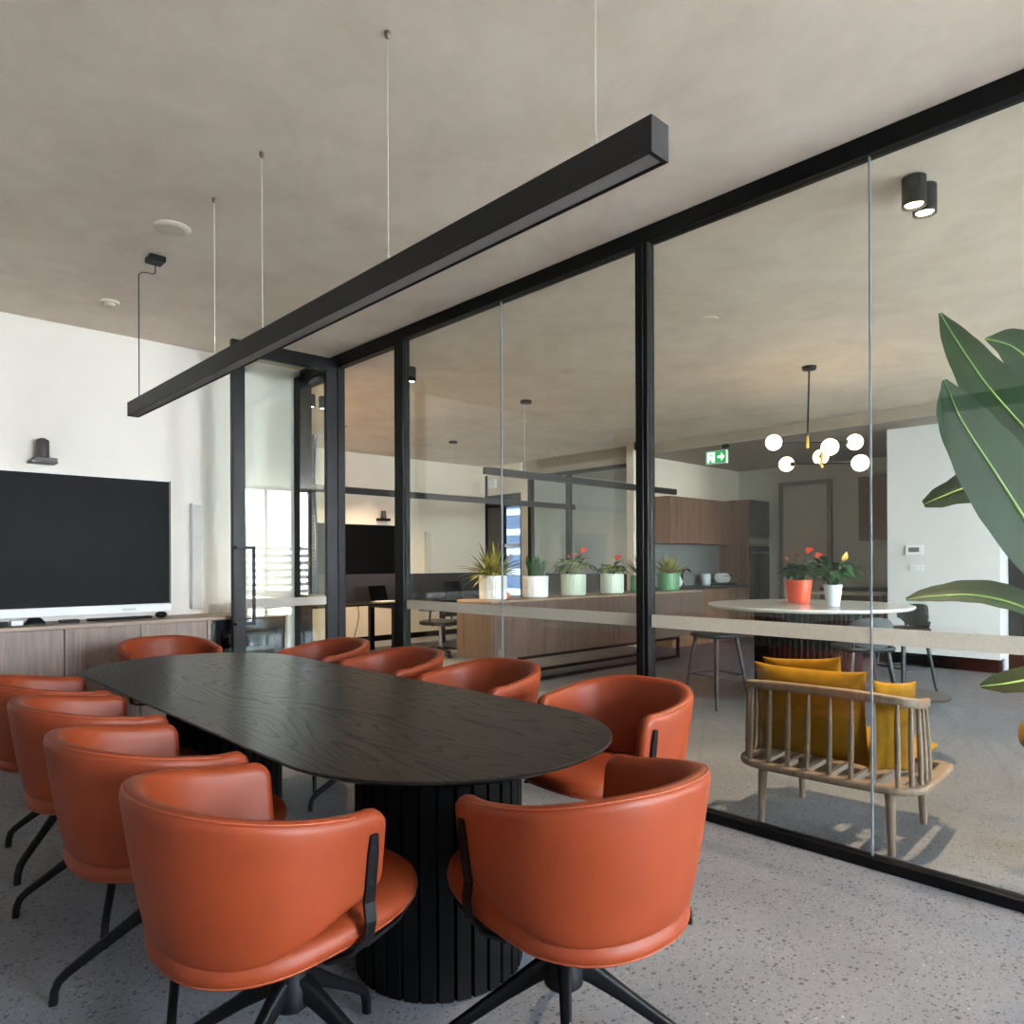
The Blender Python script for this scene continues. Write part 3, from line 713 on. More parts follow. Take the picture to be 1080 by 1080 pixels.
t = pot('potted_anthurium', .150, .255, M['mintpot'], 'tall red flowered anthurium in pale mint pot, third on the sideboard', loc=(6.46, 5.72, zt))
broad(t, 20, .14, .055, .23, .17, M['leaflime'], 3); spathe(t, [(-.14, -.05, .46), (-.03, -.05, .48), (.13, -.03, .53)], .06)
broad(t, 20, .14, .055, .23, .18, M['leafdark'], 13)
t = pot('potted_anthurium', .148, .25, M['mintpot'], 'low yellow-green anthurium with one red flower in pale pot, fourth on the sideboard', loc=(7.20, 5.72, zt))
broad(t, 16, .12, .05, .23, .11, M['leaflime'], 4, 1.35); spathe(t, [(.06, -.02, .44)], .06)
broad(t, 18, .14, .055, .23, .12, M['leafdark'], 14, 1.35)
t = pot('potted_aloe', .150, .22, M['greenpot'], 'spiky aloe in dark green pot half hidden by the black post', loc=(7.83, 5.72, zt))
blades(t, 18, .34, .022, .9, .2, M['leafdark'], 5, .1, .05)
t = pot('potted_croton', .152, .24, M['greenpot'], 'yellow-green spiky plant in ribbed green pot right of the black post', loc=(8.45, 5.72, zt))
blades(t, 46, .34, .024, 1.25, .21, M['leafyellow'], 6, .25, .06)
o = MB().lathe([(.03, 0), (.034, .01), (.034, .05), (.03, .055)], 20).build('amber_candle_jar', M['amber'], loc=(5.58, 5.95, zt), smooth=40); tag(o, 'tiny amber glass jar between the first two sideboard plants', 'jar')

# ------------------------------------------------------------------ office behind
dk = thing('office_desk', 'long black office desk with dark felt screen, seen through the doorway', 'desk', (4.3, 8.55, 0))
MB().box(0, 0, .705, 4.3, .8, .73).build('desktop', M['black'], dk)
MB().box(0, .80, .72, 4.3, .835, 1.13).build('felt_screen', M['darkpanel'], dk)
for x in (.03, 1.55, 2.9, 4.2):
    MB().box(x, .06, 0, x+.07, .13, .705).box(x, .68, 0, x+.07, .75, .705).box(x, .13, .64, x+.07, .68, .705).build('leg', M['black'], dk)
MB().tube(spline([(1.22, .5, .70), (1.2, .45, .5), (1.1, .42, .2), (1.12, .5, .02)], 6), .006, 6).build('power_cable', M['black'], dk)
lt = thing('laptop', 'open dark laptop standing on the office desk', 'laptop', (5.85, 8.85, .7305), R(8))
MB().box(-.16, -.11, 0, .16, .11, .014).build('keyboard_base', M['shelfwood'], lt); 
MB().loft([[(-.16, .11, .014), (.16, .11, .014), (.16, .118, .014), (-.16, .118, .014)], [(-.16, .17, .235), (.16, .17, .235), (.16, .178, .235), (-.16, .178, .235)]]).build('lid', M['darkscreen'], lt)
t2 = thing('wall_display', 'black wall display in the office behind, seen through the open doorway', 'television', (6.22, 10.198, 1.52))
MB().box(-.74, -.05, -.41, .74, 0, .41).build('housing', M['black'], t2); MB().box(-.725, -.053, -.395, .725, -.0505, .395).build('screen', M['darkscreen'], t2)
c2 = thing('conference_camera', 'black video camera on a bracket above the office display', 'camera', (6.68, 10.199, 2.0))
MB().box(-.10, -.13, 0, .10, 0, .045).build('mount_bracket', M['black'], c2); MB().lathe([(.04, .045), (.045, .05), (.04, .17)], 20, (0, -.07, 0)).build('camera_body', M['plasticgrey'], c2, smooth=40)
handle_refl = thing('column_speaker', 'slim beige upright modelled for the door handle reflection beside the office display', 'speaker', (7.62, 10.198, .95))  # door handle's reflection in the glass, modelled as a solid upright
MB().box(-.05, -.07, 0, .05, 0, .9).build('cabinet', M['offwhite'], handle_refl); MB().box(-.043, -.074, .01, .043, -.0705, .89).build('grille', M['speakerw'], handle_refl)
rs = thing('cable_riser', 'grey cable riser with blue cable hanging from ceiling to office desk', 'cable riser', (4.72, 8.9, .7305))
m = MB()
for k in range(46): m.lathe([(.034, .02+.05*k), (.042, .025+.05*k), (.042, .06+.05*k), (.034, .065+.05*k)], 12)
m.build('sleeve', M['riser'], rs)
MB().tube(spline([(.03, -.03, .05), (.05, -.04, .9), (.02, -.045, 1.7), (.05, -.03, 2.2), (.12, .0, 2.36), (.13, .0, H-.732)], 6), .014, 8, (1, 0, 0)).build('blue_cable', M['bluecable'], rs, smooth=180)
oc = thing('office_chair', 'black mesh office chair with castors at the desk behind the glass', 'office chair', (6.2, 7.98, 0), R(20))
MB().loft([[(x, y, z) for x, y in rrect(.5-i, .48-i, .1, 4)] for i, z in ((.06, .43), (.0, .445), (.0, .48), (.05, .495))]).build('seat', M['mesh'], oc)
m = MB(); 
rings = []
for k in range(9):
    z = .56+.06*k; ww = .23-.02*abs(k-4)/4; y = -.24 - .05*sin(k/8*pi) 
    rings.append([(ww*q, y + .06*q*q - .012, z) for q in (-1, -.5, 0, .5, 1)] + [(ww*q, y + .06*q*q, z) for q in (1, .5, 0, -.5, -1)])
m.loft(rings).build('backrest', M['mesh'], oc)
MB().tube([(0, -.10, .42), (0, -.27, .45), (0, -.30, .60), (0, -.29, .75)], .02, 8, (1, 0, 0)).build('spine', M['black'], oc)
for sg in (-1, 1):
    MB().tube([(sg*.2, 0, .43), (sg*.29, 0, .47), (sg*.29, -.02, .64)], .014, 8, (0, 1, 0)).box(sg*.29-.04, -.12, .64, sg*.29+.04, .14, .665).build('armrest', M['black'], oc)
MB().tube([(0, 0, .10), (0, 0, .43)], .025, 12, (1, 0, 0)).build('gas_lift', M['chrome'], oc)
for k in range(5):
    a = 2*pi*k/5+.3; l = MB().bar([(.02*cos(a), .02*sin(a), .11), (.32*cos(a), .32*sin(a), .075)], .04, .03).build('base_arm', M['black'], oc)
    MB().lathe([(.02, 0), (.028, .006), (.028, .05), (.02, .056)], 14).build('castor', M['black'], l, loc=(.32*cos(a), .32*sin(a), .002))
# furniture in the glass office
o = Box(9.25, 7.0, 0, 9.7, 8.85, 1.10).build('office_storage_unit', M['darkpanel']); tag(o, 'low dark grey storage unit behind the far office glass', 'cabinet')

# ------------------------------------------------------------------ kitchen
kb = thing('kitchen_base_units', 'run of brown timber kitchen base cabinets under a dark counter', 'kitchen cabinet', (9.15, 6.08, 0))
MB().box(0, .05, .0, 2.2, .565, .86).build('carcass', M['brownwood'], kb)
for k in range(4): MB().box(.005+.55*k, .03, .1, .545+.55*k, .0495, .85).build('door', M['brownwood'], kb)
o = Box(9.12, 6.06, .865, 11.36, 6.645, .905).build('kitchen_counter', M['darkstone']); tag(o, 'dark stone kitchen counter below the grey splashback', 'counter')
struct(Box(9.12, 6.635, .905, 11.36, 6.649, 1.59).build('trim_splashback', M['splash']))
up = thing('wall_cabinets', 'row of brown timber kitchen wall cabinets above the grey splashback', 'kitchen cabinet', (9.36, 6.30, 1.59))
MB().box(0, .02, 0, 2.0, .345, .73).build('carcass', M['brownwood'], up)
for k in range(4): MB().box(.002+.5*k, 0, .0, .498+.5*k, .0195, .73).build('door', M['brownwood'], up)
tw = thing('oven_tower', 'tall brown timber oven tower at the end of the kitchen', 'kitchen cabinet', (11.38, 6.05, 0))
MB().box(0, .02, 0, .70, .595, 2.36).build('carcass', M['brownwood'], tw)
MB().box(.01, -.0, .55, .69, .019, 1.56).build('oven', M['oven'], tw); MB().box(.01, 0, 1.6, .69, .019, 1.68).build('control_strip', M['splash'], tw); MB().box(.005, 0, 1.72, .695, .019, 2.35).build('door', M['darkpanel'], tw); MB().box(.005, 0, .1, .695, .019, .53).build('door', M['brownwood'], tw)
MB().tube([(.08, -.03, 1.45), (.62, -.03, 1.45)], .01, 8).box(.08, -.03, 1.443, .095, .0, 1.457).box(.605, -.03, 1.443, .62, .0, 1.457).build('handle', M['chrome'], tw)
zc = .9055
o = MB().tube(spline([(0, 0, 0), (0, 0, .20), (0, -.03, .26), (0, -.10, .27), (0, -.15, .23)], 6), .014, 10, (1, 0, 0)).lathe([(.03, 0), (.03, .03), (.016, .05)], 16).build('kitchen_tap', M['black'], loc=(10.0, 6.5, zc), smooth=40); tag(o, 'black curved kitchen tap in front of the grey splashback', 'tap')
o = MB().lathe([(.04, 0), (.075, .03), (.085, .09), (.06, .14), (.05, .16)], 24).build('white_canister', M['whitepot'], loc=(9.55, 6.3, zc), smooth=60); tag(o, 'round white jar on the kitchen counter beside the green pot', 'jar')
o = MB().lathe([(.06, 0), (.075, .02), (.08, .17), (.07, .19)], 24).build('ceramic_jug', M['palepot'], loc=(10.55, 6.4, zc), smooth=60); tag(o, 'pale blue ceramic jug on the kitchen counter', 'jug')
MB().tube(spline([(.07, 0, .15), (.13, 0, .13), (.12, 0, .06), (.075, 0, .05)], 5), .01, 8, (0, 1, 0)).build('handle', M['palepot'], o)
dr = thing('dish_rack', 'black wire dish rack with plates on the kitchen counter', 'dish rack', (10.9, 6.3, zc))
MB().box(-.2, -.15, 0, .2, .15, .03).box(-.2, -.15, .15, .2, -.14, .16).box(-.2, .14, .15, .2, .15, .16).build('rack', M['black'], dr)
for k in range(5):
    o = MB().lathe([(.03, 0), (.08, .012), (.082, .016), (.03, .006)], 20).build('plate', M['bezel']); o.rotation_euler = (0, R(78), 0); o.location = (10.76+.06*k, 6.3, zc+.115); tag(o, ['leftmost', 'second', 'middle', 'fourth', 'rightmost'][k] + ' pale plate standing in the dish rack', 'plate', 'plates in the dish rack')
kw = thing('wall_cabinets', 'reddish brown wall cabinets on the far kitchen wall beside the white wall', 'kitchen cabinet', (11.72, 2.2, 1.62))
MB().box(.02, 0, 0, .375, 2.2, 1.0).build('carcass', M['brownwood'], kw)
for k in range(4): MB().box(0, .003+.55*k, 0, .0195, .547+.55*k, 1.0).build('door', M['brownwood'], kw)
kl = thing('kitchen_back_counter', 'low dark counter cabinet along the far kitchen wall', 'kitchen cabinet', (11.45, 2.2, 0))
MB().box(.03, 0, 0, .645, 2.7, .84).build('carcass', M['brownwood'], kl); MB().box(0, 0, .84, .645, 2.7, .88).build('worktop', M['darkstone'], kl)
for k in range(5): MB().box(.01, .003+.54*k, .1, .0295, .537+.54*k, .83).build('door', M['brownwood'], kl)
d = Box(12.04, 5.02, 0, 12.095, 5.78, 2.60).build('door_4', M['greywall']); struct(d)
MB().box(12.02, 4.95, 0, 12.098, 5.018, 2.67).box(12.02, 5.782, 0, 12.098, 5.85, 2.67).box(12.02, 5.018, 2.602, 12.098, 5.782, 2.67).build('door_frame', plain('taupe_paint', (126, 122, 116), .7), d)
MB().tube([(12.0, 5.10, 1.0), (12.0, 5.22, 1.0)], .01, 8).box(12.0, 5.095, .99, 12.04, 5.11, 1.01).build('handle', M['chrome'], d)
bx = thing('kitchen_trolley', 'pale timber framed trolley in front of the far kitchen cabinets', 'trolley', (10.75, 3.72, 0))
MB().box(0, 0, .80, .5, 1.0, .84).box(0, 0, .2, .5, 1.0, .23).build('shelf', M['offwhite'], bx)
for x in (0, .46):
    for y in (0, .96): MB().box(x, y, 0, x+.04, y+.04, .80).build('leg', M['walnuttop'], bx)
o = MB().lathe([(.07, 0), (.13, .05), (.15, .09), (.14, .09), (.06, .012)], 24).build('green_bowl', M['leafgreen'], loc=(11.78, 3.35, .8805), smooth=50); tag(o, 'green bowl on the far kitchen counter beside the white wall', 'bowl')
# thermostat and switch on the white stub wall
th = thing('thermostat', 'white wall thermostat with grey display on the white wall', 'thermostat', (9.649, 2.955, 1.37))
MB().box(-.022, -.098, 0, -.003, .098, .118).build('housing', M['bezel'], th, bevel=.004); MB().box(-.003, -.085, .01, 0, .085, .108).build('mounting_plate', M['bezel'], th); MB().box(-.024, -.055, .035, -.0222, .065, .092).build('display', M['lcd'], th)
sw = thing('light_switch', 'white light switch plate below the thermostat', 'switch', (9.649, 2.93, 1.17))
MB().box(-.012, -.075, 0, 0, .075, .075).build('plate', M['bezel'], sw, bevel=.003); MB().box(-.016, -.02, .02, -.0122, .0, .055).box(-.016, .02, .02, -.0122, .04, .055).build('rocker', M['whitepot'], sw)

# exit sign (running man and arrow)
ex = thing('exit_sign', 'green and white running man exit sign hanging before the kitchen', 'exit sign', (9.08, 5.345, 2.685))
MB().box(.0, -.16, 0, .06, .16, .185).build('casing', M['bezel'], ex)
MB().box(-.004, -.152, .010, -.0005, .152, .175).build('sign_face', M['exitgreen'], ex)
def strip(m, pts, w):   # polyline in the face plane, (u to the viewer's right, v up)
    m.bar([(-.006, -u, v) for u, v in pts], .003, w, (1, 0, 0)) if False else m.sweep([(-.0055, -u, v) for u, v in pts], [(-w/2, -.001), (w/2, -.001), (w/2, .001), (-w/2, .001)], (1, 0, 0))
m = MB()
for u0, u1 in ((-.135, -.105), (-.055, -.012)): m.box(-.0062, -u1, .02, -.0045, -u0, .165)
m.box(-.0062, .055, .14, -.0045, .105, .165)
strip(m, [(-.082, .125), (-.080, .082)], .022); m.lathe([(.001, 0), (.012, .0), (.012, .001)], 12, (-.006, .072, .135))
strip(m, [(-.081, .085), (-.062, .062), (-.060, .03)], .012); strip(m, [(-.082, .085), (-.098, .056), (-.108, .04)], .012); strip(m, [(-.08, .118), (-.060, .095)], .009); strip(m, [(-.083, .118), (-.10, .098)], .009)
strip(m, [(.03, .092), (.095, .092)], .034)
m.add([(-.006, -.085, .155), (-.006, -.085, .03), (-.006, -.14, .092), (-.0045, -.085, .155), (-.0045, -.085, .03), (-.0045, -.14, .092)], [(0, 1, 2), (3, 5, 4), (0, 3, 4, 1), (1, 4, 5, 2), (2, 5, 3, 0)])
m.build('running_man_and_arrow', M['exitwhite'], ex)
MB().box(.01, -.17, .215, .07, -.09, .265).box(.02, -.145, .185, .04, -.125, .22).build('bracket', M['black'], ex)
o = MB().box(-.10, -.08, -.12, .04, .08, 0).build('ceiling_projector', M['black'], loc=(8.86, 6.45, H), bevel=.01); tag(o, 'small black box fitting under the ceiling left of the tall black post', 'fitting')

# ------------------------------------------------------------------ round high table, stools, chandelier
rt = thing('round_high_table', 'round white stone high table on a black fluted drum in the lounge', 'table', (6.57, 2.93, 0))
MB().lathe([(.80, .862), (.865, .870), (.885, .885), (.888, .892), (.884, .9)], 96).build('table_top', M['marble'], rt, smooth=40)
MB().lathe([(.455, 0), (.455, .862)], 180, (0, 0, 0), 60, .022).build('fluted_drum', M['tablebase'], rt)
t = pot('potted_anthurium', .123, .22, M['orangepot'], 'red flowered anthurium in orange pot on the round high table', loc=(6.70, 3.07, .9005), ribs=0, taper=.85)
broad(t, 46, .12, .046, .2, .14, M['leafdark'], 8, .95); spathe(t, [(-.10, .05, .40), (-.05, .0, .46), (.12, -.12, .44), (.06, -.06, .49)], .055)
t = pot('potted_peace_lily', .078, .19, M['palepot'], 'leafy green peace lily in pale blue pot on the round high table', loc=(6.40, 2.62, .9005), ribs=0, taper=.75)
broad(t, 60, .13, .040, .17, .20, M['leafdark'], 9, .85)
MB().tube([(.02, 0, .2), (.06, -.05, .36), (.07, -.06, .42)], .003, 5).leaf([(.07, -.06, .41), (.075, -.08, .44), (.08, -.09, .48)], [.015, .025, .002], (-.5, -.6, .4), .2).build('flower', M['spadix'], t)
def stool(label, x, y, rz, back=True):
    t = thing('bar_stool', label, 'stool', (x, y, 0), rz, 'black stools round the high table')
    MB().loft([[(a, b2, z) for a, b2 in rrect(.40-i, .38-i, .10, 5)] for i, z in ((.08, .615), (.02, .622), (0, .638), (.01, .652), (.06, .66))]).build('seat', M['stoolblack'], t, smooth=50)
    P = {}
    for sx in (-1, 1):
        for sy in (-1, 1):
            MB().tube([(sx*.13, sy*.12, .62), (sx*.21, sy*.20, .0)], [.020, .014], 10).build('leg', M['stoolblack'], t, smooth=60)
    f = .28; q = .21 - .08*f/.62; qy = .20 - .08*f/.62
    for a, b2 in (((-q, -qy), (q, -qy)), ((q, -qy), (q, qy)), ((q, qy), (-q, qy)), ((-q, qy), (-q, -qy))):
        MB().tube([(*a, f), (*b2, f)], .008, 8).build('foot_rail', M['stoolblack'], t, smooth=60)
    if back:
        rings = []
        for k in range(17):
            an = R(-62 + 124*k/16); h = .115*max(.25, 1 - (abs(k-8)/8)**3) 
            o_ = Vector((.20*sin(an), -.19*cos(an), 0)); n_ = Vector((sin(an), -cos(an), 0))
            rings.append([o_ + n_*.014 + Vector((0, 0, .765-h)), o_ + n_*.02 + Vector((0, 0, .765)), o_ + n_*.014 + Vector((0, 0, .765+h)), o_ - n_*.014 + Vector((0, 0, .765+h)), o_ - n_*.012 + Vector((0, 0, .765)), o_ - n_*.014 + Vector((0, 0, .765-h))])
        MB().loft(rings).build('backrest', M['stoolfabric'], t, smooth=60)
        for sx in (-1, 1): MB().tube([(sx*.13, -.15, .62), (sx*.15, -.16, .72)], .012, 8).build('back_support', M['stoolblack'], t)
    return t
stool('backless black stool left of the round table drum', 5.80, 3.42, R(75), False)
stool('charcoal stool with low curved back behind the lounge chair', 5.72, 2.12, R(45) - pi/2 + R(0))
stool('black stool with low curved back at the right rim of the round table', 7.50, 2.40, R(60))

ch = thing('globe_chandelier', 'black and brass chandelier with six glowing globes above the round table', 'chandelier', (6.575, 2.9, H))
def L(p): return (p[0]-6.575, p[1]-2.9, p[2]-H)
MB().lathe([(.02, -.04), (.06, -.03), (.065, 0)], 28).build('canopy', M['black'], ch, smooth=40)
MB().tube([(0, 0, -.02), L((6.577, 2.92, 2.42))], .008, 10, (1, 0, 0)).build('rod', M['black'], ch)
gl = [(6.351, 3.137, 2.405), (6.897, 2.617, 2.405), (6.921, 3.285, 2.27), (6.621, 2.466, 2.17), (7.10, 3.02, 2.33), (6.35, 2.62, 2.30)]
arms = [((6.351, 3.137, 2.405), (6.897, 2.617, 2.405)), ((6.921, 3.285, 2.27), (6.621, 2.466, 2.17)), ((7.10, 3.02, 2.33), (6.35, 2.62, 2.30))]
for a, b2 in arms: MB().tube([L(a), L(b2)], .006, 8).build('arm', M['black'], ch)
for g in ((6.577, 2.92, 2.35, 2.46), (6.721, 2.784, 2.31, 2.44), (6.77, 2.87, 2.18, 2.33)):
    MB().tube([L((g[0], g[1], g[2])), L((g[0], g[1], g[3]))], .013, 12, (1, 0, 0)).build('brass_sleeve', M['brass'], ch, smooth=40)
for (a, b2) in arms:
    for p, q in ((a, b2), (b2, a)):
        p, q = Vector(L(p)), Vector(L(q)); dd = (q - p).normalized()
        g = MB().sphere(p, .073, 28, 16).build('globe', M['globe'], ch, smooth=180)
        MB().tube([p + dd*.064, p + dd*.088, p + dd*.10], [.024, .024, .010], 16).build('socket', M['black'], g, smooth=40)

# ------------------------------------------------------------------ lounge chair with cushions
def lounge(label, loc, rz, cushions=True):
    """local: back along x at y=0, seat runs to +y"""
    t = thing('spindle_lounge_chair', label, 'armchair', loc, rz, 'timber lounge chairs with mustard cushions')
    hw = .385
    # top rail: back curve plus short arms
    top = spline([(-hw, .24, .655), (-hw-.005, .13, .665), (-hw+.02, .035, .68), (-hw+.10, -.002, .69), (-.2, -.012, .695), (0, -.016, .697), (.2, -.012, .695), (hw-.10, -.002, .69), (hw-.02, .035, .68), (hw+.005, .13, .665), (hw, .24, .655)], 5)
    MB().sweep(top, rrect(.032, .045, .012, 3)).build('top_rail', M['greyoak'], t, smooth=50)
    bot = spline([(-hw-.01, .56, .30), (-hw-.02, .3, .30), (-hw-.015, .10, .30), (-hw+.03, .01, .30), (-hw+.13, -.025, .30), (0, -.035, .30), (hw-.13, -.025, .30), (hw-.03, .01, .30), (hw+.015, .10, .30), (hw+.02, .3, .30), (hw+.01, .56, .30)], 5)
    MB().sweep(bot, rrect(.06, .035, .012, 3)).build('base_rail', M['greyoak'], t, smooth=50)
    MB().box(-hw, .54, .285, hw, .59, .317).build('front_rail', M['greyoak'], t, bevel=.006)
    sp = [(x, -.034 + .10*x*x*1.1, x*.98, -.016 + .10*x*x) for x in (-.335, -.24, -.145, -.05, .05, .145, .24, .335)]
    for sg in (-1, 1): sp += [(sg*(hw-.01), .035, sg*(hw-.015), .04), (sg*(hw+.012), .10, sg*(hw+.0), .10), (sg*(hw+.015), .165, sg*(hw), .16), (sg*(hw+.015), .23, sg*(hw), .22)]
    for (x0, y0, x1, y1) in sp:
        MB().tube([(x0, y0, .31), (x0*.7+x1*.3, y0*.7+y1*.3, .43), (x0*.3+x1*.7, y0*.3+y1*.7, .56), (x1, y1, .672)], [.010, .0125, .0115, .008], 10, (1, 0, 0)).build('spindle', M['greyoak'], t, smooth=60)
    for x in (-.29, .29):
        for y in (.03, .53):
            MB().tube([(x, y, .30), (x*1.03, y + (-.01 if y < .3 else .01), 0)], [.024, .0155], 14, (1, 0, 0)).build('leg', M['greyoak'], t, smooth=60)
    for k in range(7): MB().box(-.345+.105*k, 0, .302, -.345+.105*k+.055, .55, .316).build('seat_slat', M['greyoak'], t)
    return t
def cushion(name, label, w, d, h, loc, rot, parent=None, grp=None, pinch=.35):
    m = MB(); n = 18; rings = []
    top = []; botm = []
    def hgt(u, v): return h/2*max(0, (1-abs(u)**3.2))**.55*max(0, (1-abs(v)**3.2))**.55
    def pos(u, v):
        c = 1 - pinch*.22*(1 - abs(v)**2)*0
        e = 1 + pinch*.16*(abs(u)**4)*(abs(v)**4); sx = 1 - .05*pinch*(1-v*v)*abs(u)**3; sy = 1 - .05*pinch*(1-u*u)*abs(v)**3
        return u*w/2*sx*e, v*d/2*sy*e
    vs = []; fs = []
    for side in (1, -1):
        for i in range(n+1):
            for j in range(n+1):
                u = sin(pi/2*(-1 + 2*i/n)); v = sin(pi/2*(-1 + 2*j/n)); x, y = pos(u, v)
                wr = 1 + .03*sin(7*u + 3*v)*(1-u*u)
                vs.append((x, y, side*(hgt(u, v)*wr + .002)))
    N = (n+1)**2
    for i in range(n):
        for j in range(n):
            a = i*(n+1)+j; fs.append((a, a+n+1, a+n+2, a+1)); fs.append((N+a, N+a+1, N+a+n+2, N+a+n+1))
    for i in range(n):
        for (a, b2) in ((i*(n+1), (i+1)*(n+1)), ((i+1)*(n+1)+n, i*(n+1)+n)): fs.append((a, b2, N+b2, N+a))
        for (a, b2) in ((i+1, i), (n*(n+1)+i, n*(n+1)+i+1)): fs.append((a, b2, N+b2, N+a))
    m.add(vs, fs); o = m.build(name, M['mustard'], parent, loc, smooth=60)
    o.rotation_euler = rot
    if label: tag(o, label, 'cushion', grp)
    return o
# back along the glass: local x -> world -y
lc = lounge('weathered timber spindle lounge chair with mustard cushions behind the glass', (3.345, 1.43, 0), R(-90) + R(3))
c = cushion('seat_cushion', None, .68, .345, .115, (0, .475, .377), (0, 0, 0), lc, pinch=0)
# back and throw cushions rest on the chair
A = Matrix.Rotation(R(-87), 4, 'Z')
def lw(x, y, z): v = A @ Vector((x, y, 0)); return (3.345+v.x, 1.43+v.y, z)
GC = 'mustard cushions on the lounge chair'
cushion('back_cushion', 'large mustard back cushion behind the chair spindles', .51, .44, .135, lw(-.09, .120, .562), (R(99), 0, R(-87)), None, GC)
cushion('throw_pillow', 'mustard throw pillow peeking above the left of the back cushion', .38, .36, .09, lw(-.16, .26, .632), (R(104), R(-5), R(-90)), None, GC)
cushion('throw_pillow', 'mustard throw pillow leaning in the right corner of the lounge chair', .235, .40, .06, lw(.262, .168, .54), (R(90), R(4), R(-87+60)), None, GC)
# upholstered lounge seat at the picture edge
us = thing('upholstered_lounge_chair', 'mustard upholstered lounge chair on dark legs cut off by the right picture edge', 'armchair', (4.86, .53, 0))
MB().box(-.34, -.34, .25, .34, .34, .295).build('base_frame', M['black'], us, bevel=.02)
MB().box(-.37, -.37, .297, .37, .37, .465).build('seat_cushion', M['mustard'], us, bevel=.07, seg=5, smooth=60)
MB().box(.20, -.37, .467, .37, .37, .80).build('back_cushion', M['mustard'], us, bevel=.07, seg=5, smooth=60)
for x in (-.29, .29):
    for y in (-.29, .29): MB().tube([(x, y, .26), (x*1.04, y*1.04, 0)], [.02, .013], 12, (1, 0, 0)).build('leg', M['black'], us, smooth=60)
st_ = thing('side_table', 'small round dark side table behind the lounge chair', 'side table', (4.95, 1.57, 0))
MB().lathe([(.235, .437), (.25, .441), (.25, .452), (.247, .455)], 48).build('table_top', M['darkstone'], st_, smooth=40)
MB().lathe([(.15, 0), (.15, .012), (.02, .02), (.016, .1), (.016, .437)], 28).build('pedestal', M['black'], st_, smooth=40)

# ------------------------------------------------------------------ big strelitzia by the glass
sl = thing('bird_of_paradise_plant', 'large bird of paradise plant with broad dark leaves at the right edge', 'potted plant', (3.92, .42, 0))
MB().lathe([(.15, 0), (.16, .01), (.20, .36), (.195, .37), (.18, .37), (.175, .33), (.02, .33)], 48).build('pot', M['whitepot'], sl, smooth=50)
MB().lathe([(.01, .332), (.174, .334), (.17, .34)], 24).build('soil', M['soil'], sl)
def big(mid, ws, nrm, fold=.1, cut=None, foot=(0, 0, .34), rib=True):
    off = Vector((3.92, .42, 0)); pts = [Vector(p)-off for p in mid]; pts = spline(pts, 6); n = len(pts)
    wl = []
    for i in range(n):
        q = i/(n-1)*(len(ws)-1); k = min(int(q), len(ws)-2); wl.append(ws[k]*(1-(q-k)) + ws[k+1]*(q-k))
    m = MB().leaf(pts, wl, nrm, fold, .03)
    lf = m.build('leaf', M['leafbig'], sl, smooth=180)
    if rib:
        b0 = pts[0]; up_ = Vector(nrm)
        MB().tube([p + up_.normalized()*.002 for p in pts], [.008*(1-i/(n-1)*.85) for i in range(n)], 6).build('midrib', M['midrib'], lf, smooth=180)
    st = bez(Vector(foot), Vector((foot[0]*.5+pts[0].x*.5 + .05, foot[1]*.5+pts[0].y*.5-.03, pts[0].z*.65)), pts[0], 8)
    MB().tube(st, [.014]*5 + [.011]*4, 8, (1, 0, 0)).build('stalk', M['leafgreen'], sl, smooth=180)
vw = (-.70, -.66, .28)   # leaf faces turned to the room
big([(3.80, .42, 1.50), (3.70, .585, 1.70), (3.599, .786, 2.0), (3.545, .90, 2.22), (3.522, .975, 2.385)], [.02, .14, .16, .135, .10, .062, .008], vw, .08)
big([(3.66, .46, 1.05), (3.50, .61, 1.36), (3.362, .735, 1.644), (3.262, .83, 1.862), (3.212, .875, 2.02)], [.02, .13, .165, .165, .13, .085, .010], vw, .06)
big([(3.93, .72, 1.72), (3.97, .90, 1.68), (3.965, 1.05, 1.63), (3.935, 1.165, 1.58)], [.03, .11, .105, .085, .06, .05, .018], (-.62, -.66, .25), .12)
big([(3.72, .55, .98), (3.60, .69, 1.10), (3.50, .84, 1.15), (3.42, .98, 1.145), (3.375, 1.07, 1.13)], [.01, .08, .10, .085, .06, .04, .010], (-.42, -.38, .78), .28)
big([(3.87, .60, .80), (3.773, .689, .785), (3.69, .77, .765), (3.606, .848, .753)], [.01, .06, .06, .055, .045, .010], (-.5, -.5, .6), .2)
big([(4.12, .50, 1.70), (4.06, .66, 2.08), (3.96, .78, 2.27), (3.86, .885, 2.325)], [.02, .10, .13, .11, .07, .002], (-.75, -.5, .1), .10)
big([(4.1, .33, 1.3), (4.25, .2, 1.7), (4.35, .05, 2.0)], [.02, .12, .14, .1, .002], vw, .1)

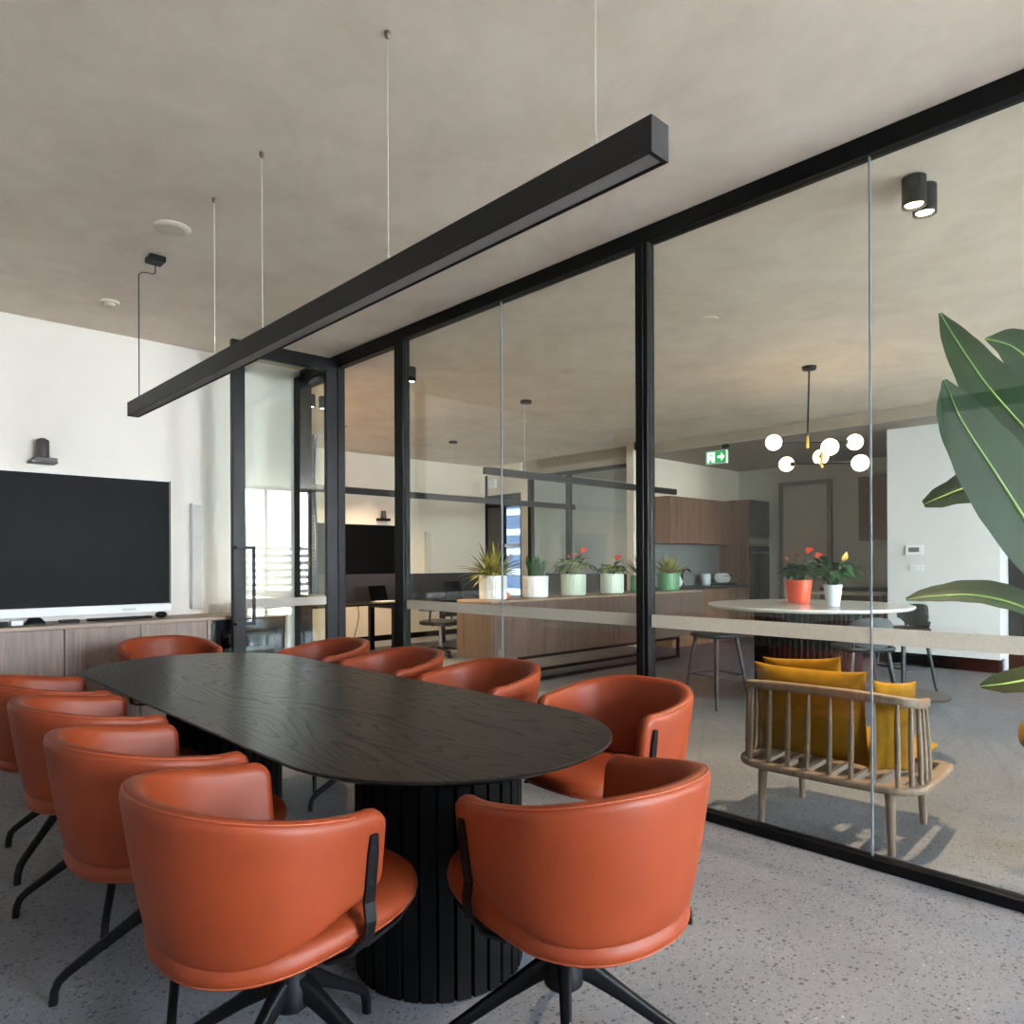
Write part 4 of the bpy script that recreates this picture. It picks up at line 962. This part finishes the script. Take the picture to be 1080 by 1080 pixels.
# ------------------------------------------------------------------ light
W = bpy.data.worlds.new('World'); scene.world = W; W.use_nodes = True
nt = W.node_tree; bg = nt.nodes['Background']
tc = nt.nodes.new('ShaderNodeTexCoord'); sx = nt.nodes.new('ShaderNodeSeparateXYZ'); cr_ = nt.nodes.new('ShaderNodeValToRGB')
nt.links.new(tc.outputs['Generated'], sx.inputs[0]); nt.links.new(sx.outputs[2], cr_.inputs[0]); nt.links.new(cr_.outputs[0], bg.inputs[0])
e = cr_.color_ramp.elements; e[0].position = 0; e[0].color = (.86, .93, 1, 1); e[1].position = .6; e[1].color = (.60, .79, 1, 1)
bg.inputs[1].default_value = 11.0
sl_ = bpy.data.lights.new('sun', 'SUN'); sl_.energy = 24.0; sl_.color = (1, .94, .84); sl_.angle = R(1.0)
so = bpy.data.objects.new('sun', sl_); COL.objects.link(so); so.rotation_euler = (R(9), 0, R(25))
def area(name, loc, rot, sx_, sy_, power, col, portal=False):
    l = bpy.data.lights.new(name, 'AREA'); l.shape = 'RECTANGLE'; l.size = sx_; l.size_y = sy_; l.energy = power; l.color = col
    if portal: l.cycles.is_portal = True
    o = bpy.data.objects.new(name, l); COL.objects.link(o); o.location = loc; o.rotation_euler = rot; return o
for x0, x1 in ((1.2, 3.1), (3.3, 4.1), (5.8, 7.7)):
    area('window_portal', ((x0+x1)/2, YB-.12, H/2), (R(90), 0, 0), x1-x0, H, 1, (1, 1, 1), True)
area('corridor_portal', (9.2, 9.6, 1.3), (R(90), 0, R(90)), 1.0, 2.6, 1, (1, 1, 1), True)
spot('black cylinder downlight on the office ceiling behind the door hinge post', 5.20, 9.2, .045, .1, H, 34)
spot('black cylinder downlight on the office ceiling behind the other doorway post', 6.34, 9.2, .045, .1, H, 34)

# ------------------------------------------------------------------ camera
f_, th_, cy_, roll = 754.0, .76044, 593.16, -.00439
fw = Vector((sin(th_), cos(th_), 0)); rt_ = Vector((cos(th_), -sin(th_), 0)); u_ = Vector((0, 0, 1))
r2 = rt_*cos(roll) + u_*sin(roll); u2 = -rt_*sin(roll) + u_*cos(roll)
cd = bpy.data.cameras.new('camera'); co = bpy.data.objects.new('camera', cd); COL.objects.link(co)
m = Matrix((r2, u2, -fw)).transposed().to_4x4(); m.translation = (0, 0, 1.3); co.matrix_world = m
cd.sensor_width = 36; cd.lens = 36*f_/1080; cd.shift_y = (cy_-540)/1080; cd.clip_start = .05
scene.camera = co
vs = scene.view_settings; vs.view_transform = 'Standard'; vs.look = 'None'; vs.exposure = 3.08; vs.gamma = 1; vs.use_curve_mapping = False
scene.cycles.use_denoising = True
scene.cycles.max_bounces = 12; scene.cycles.transparent_max_bounces = 16; scene.cycles.diffuse_bounces = 6; scene.cycles.glossy_bounces = 5
scene.cycles.caustics_reflective = False; scene.cycles.sample_clamp_indirect = 6
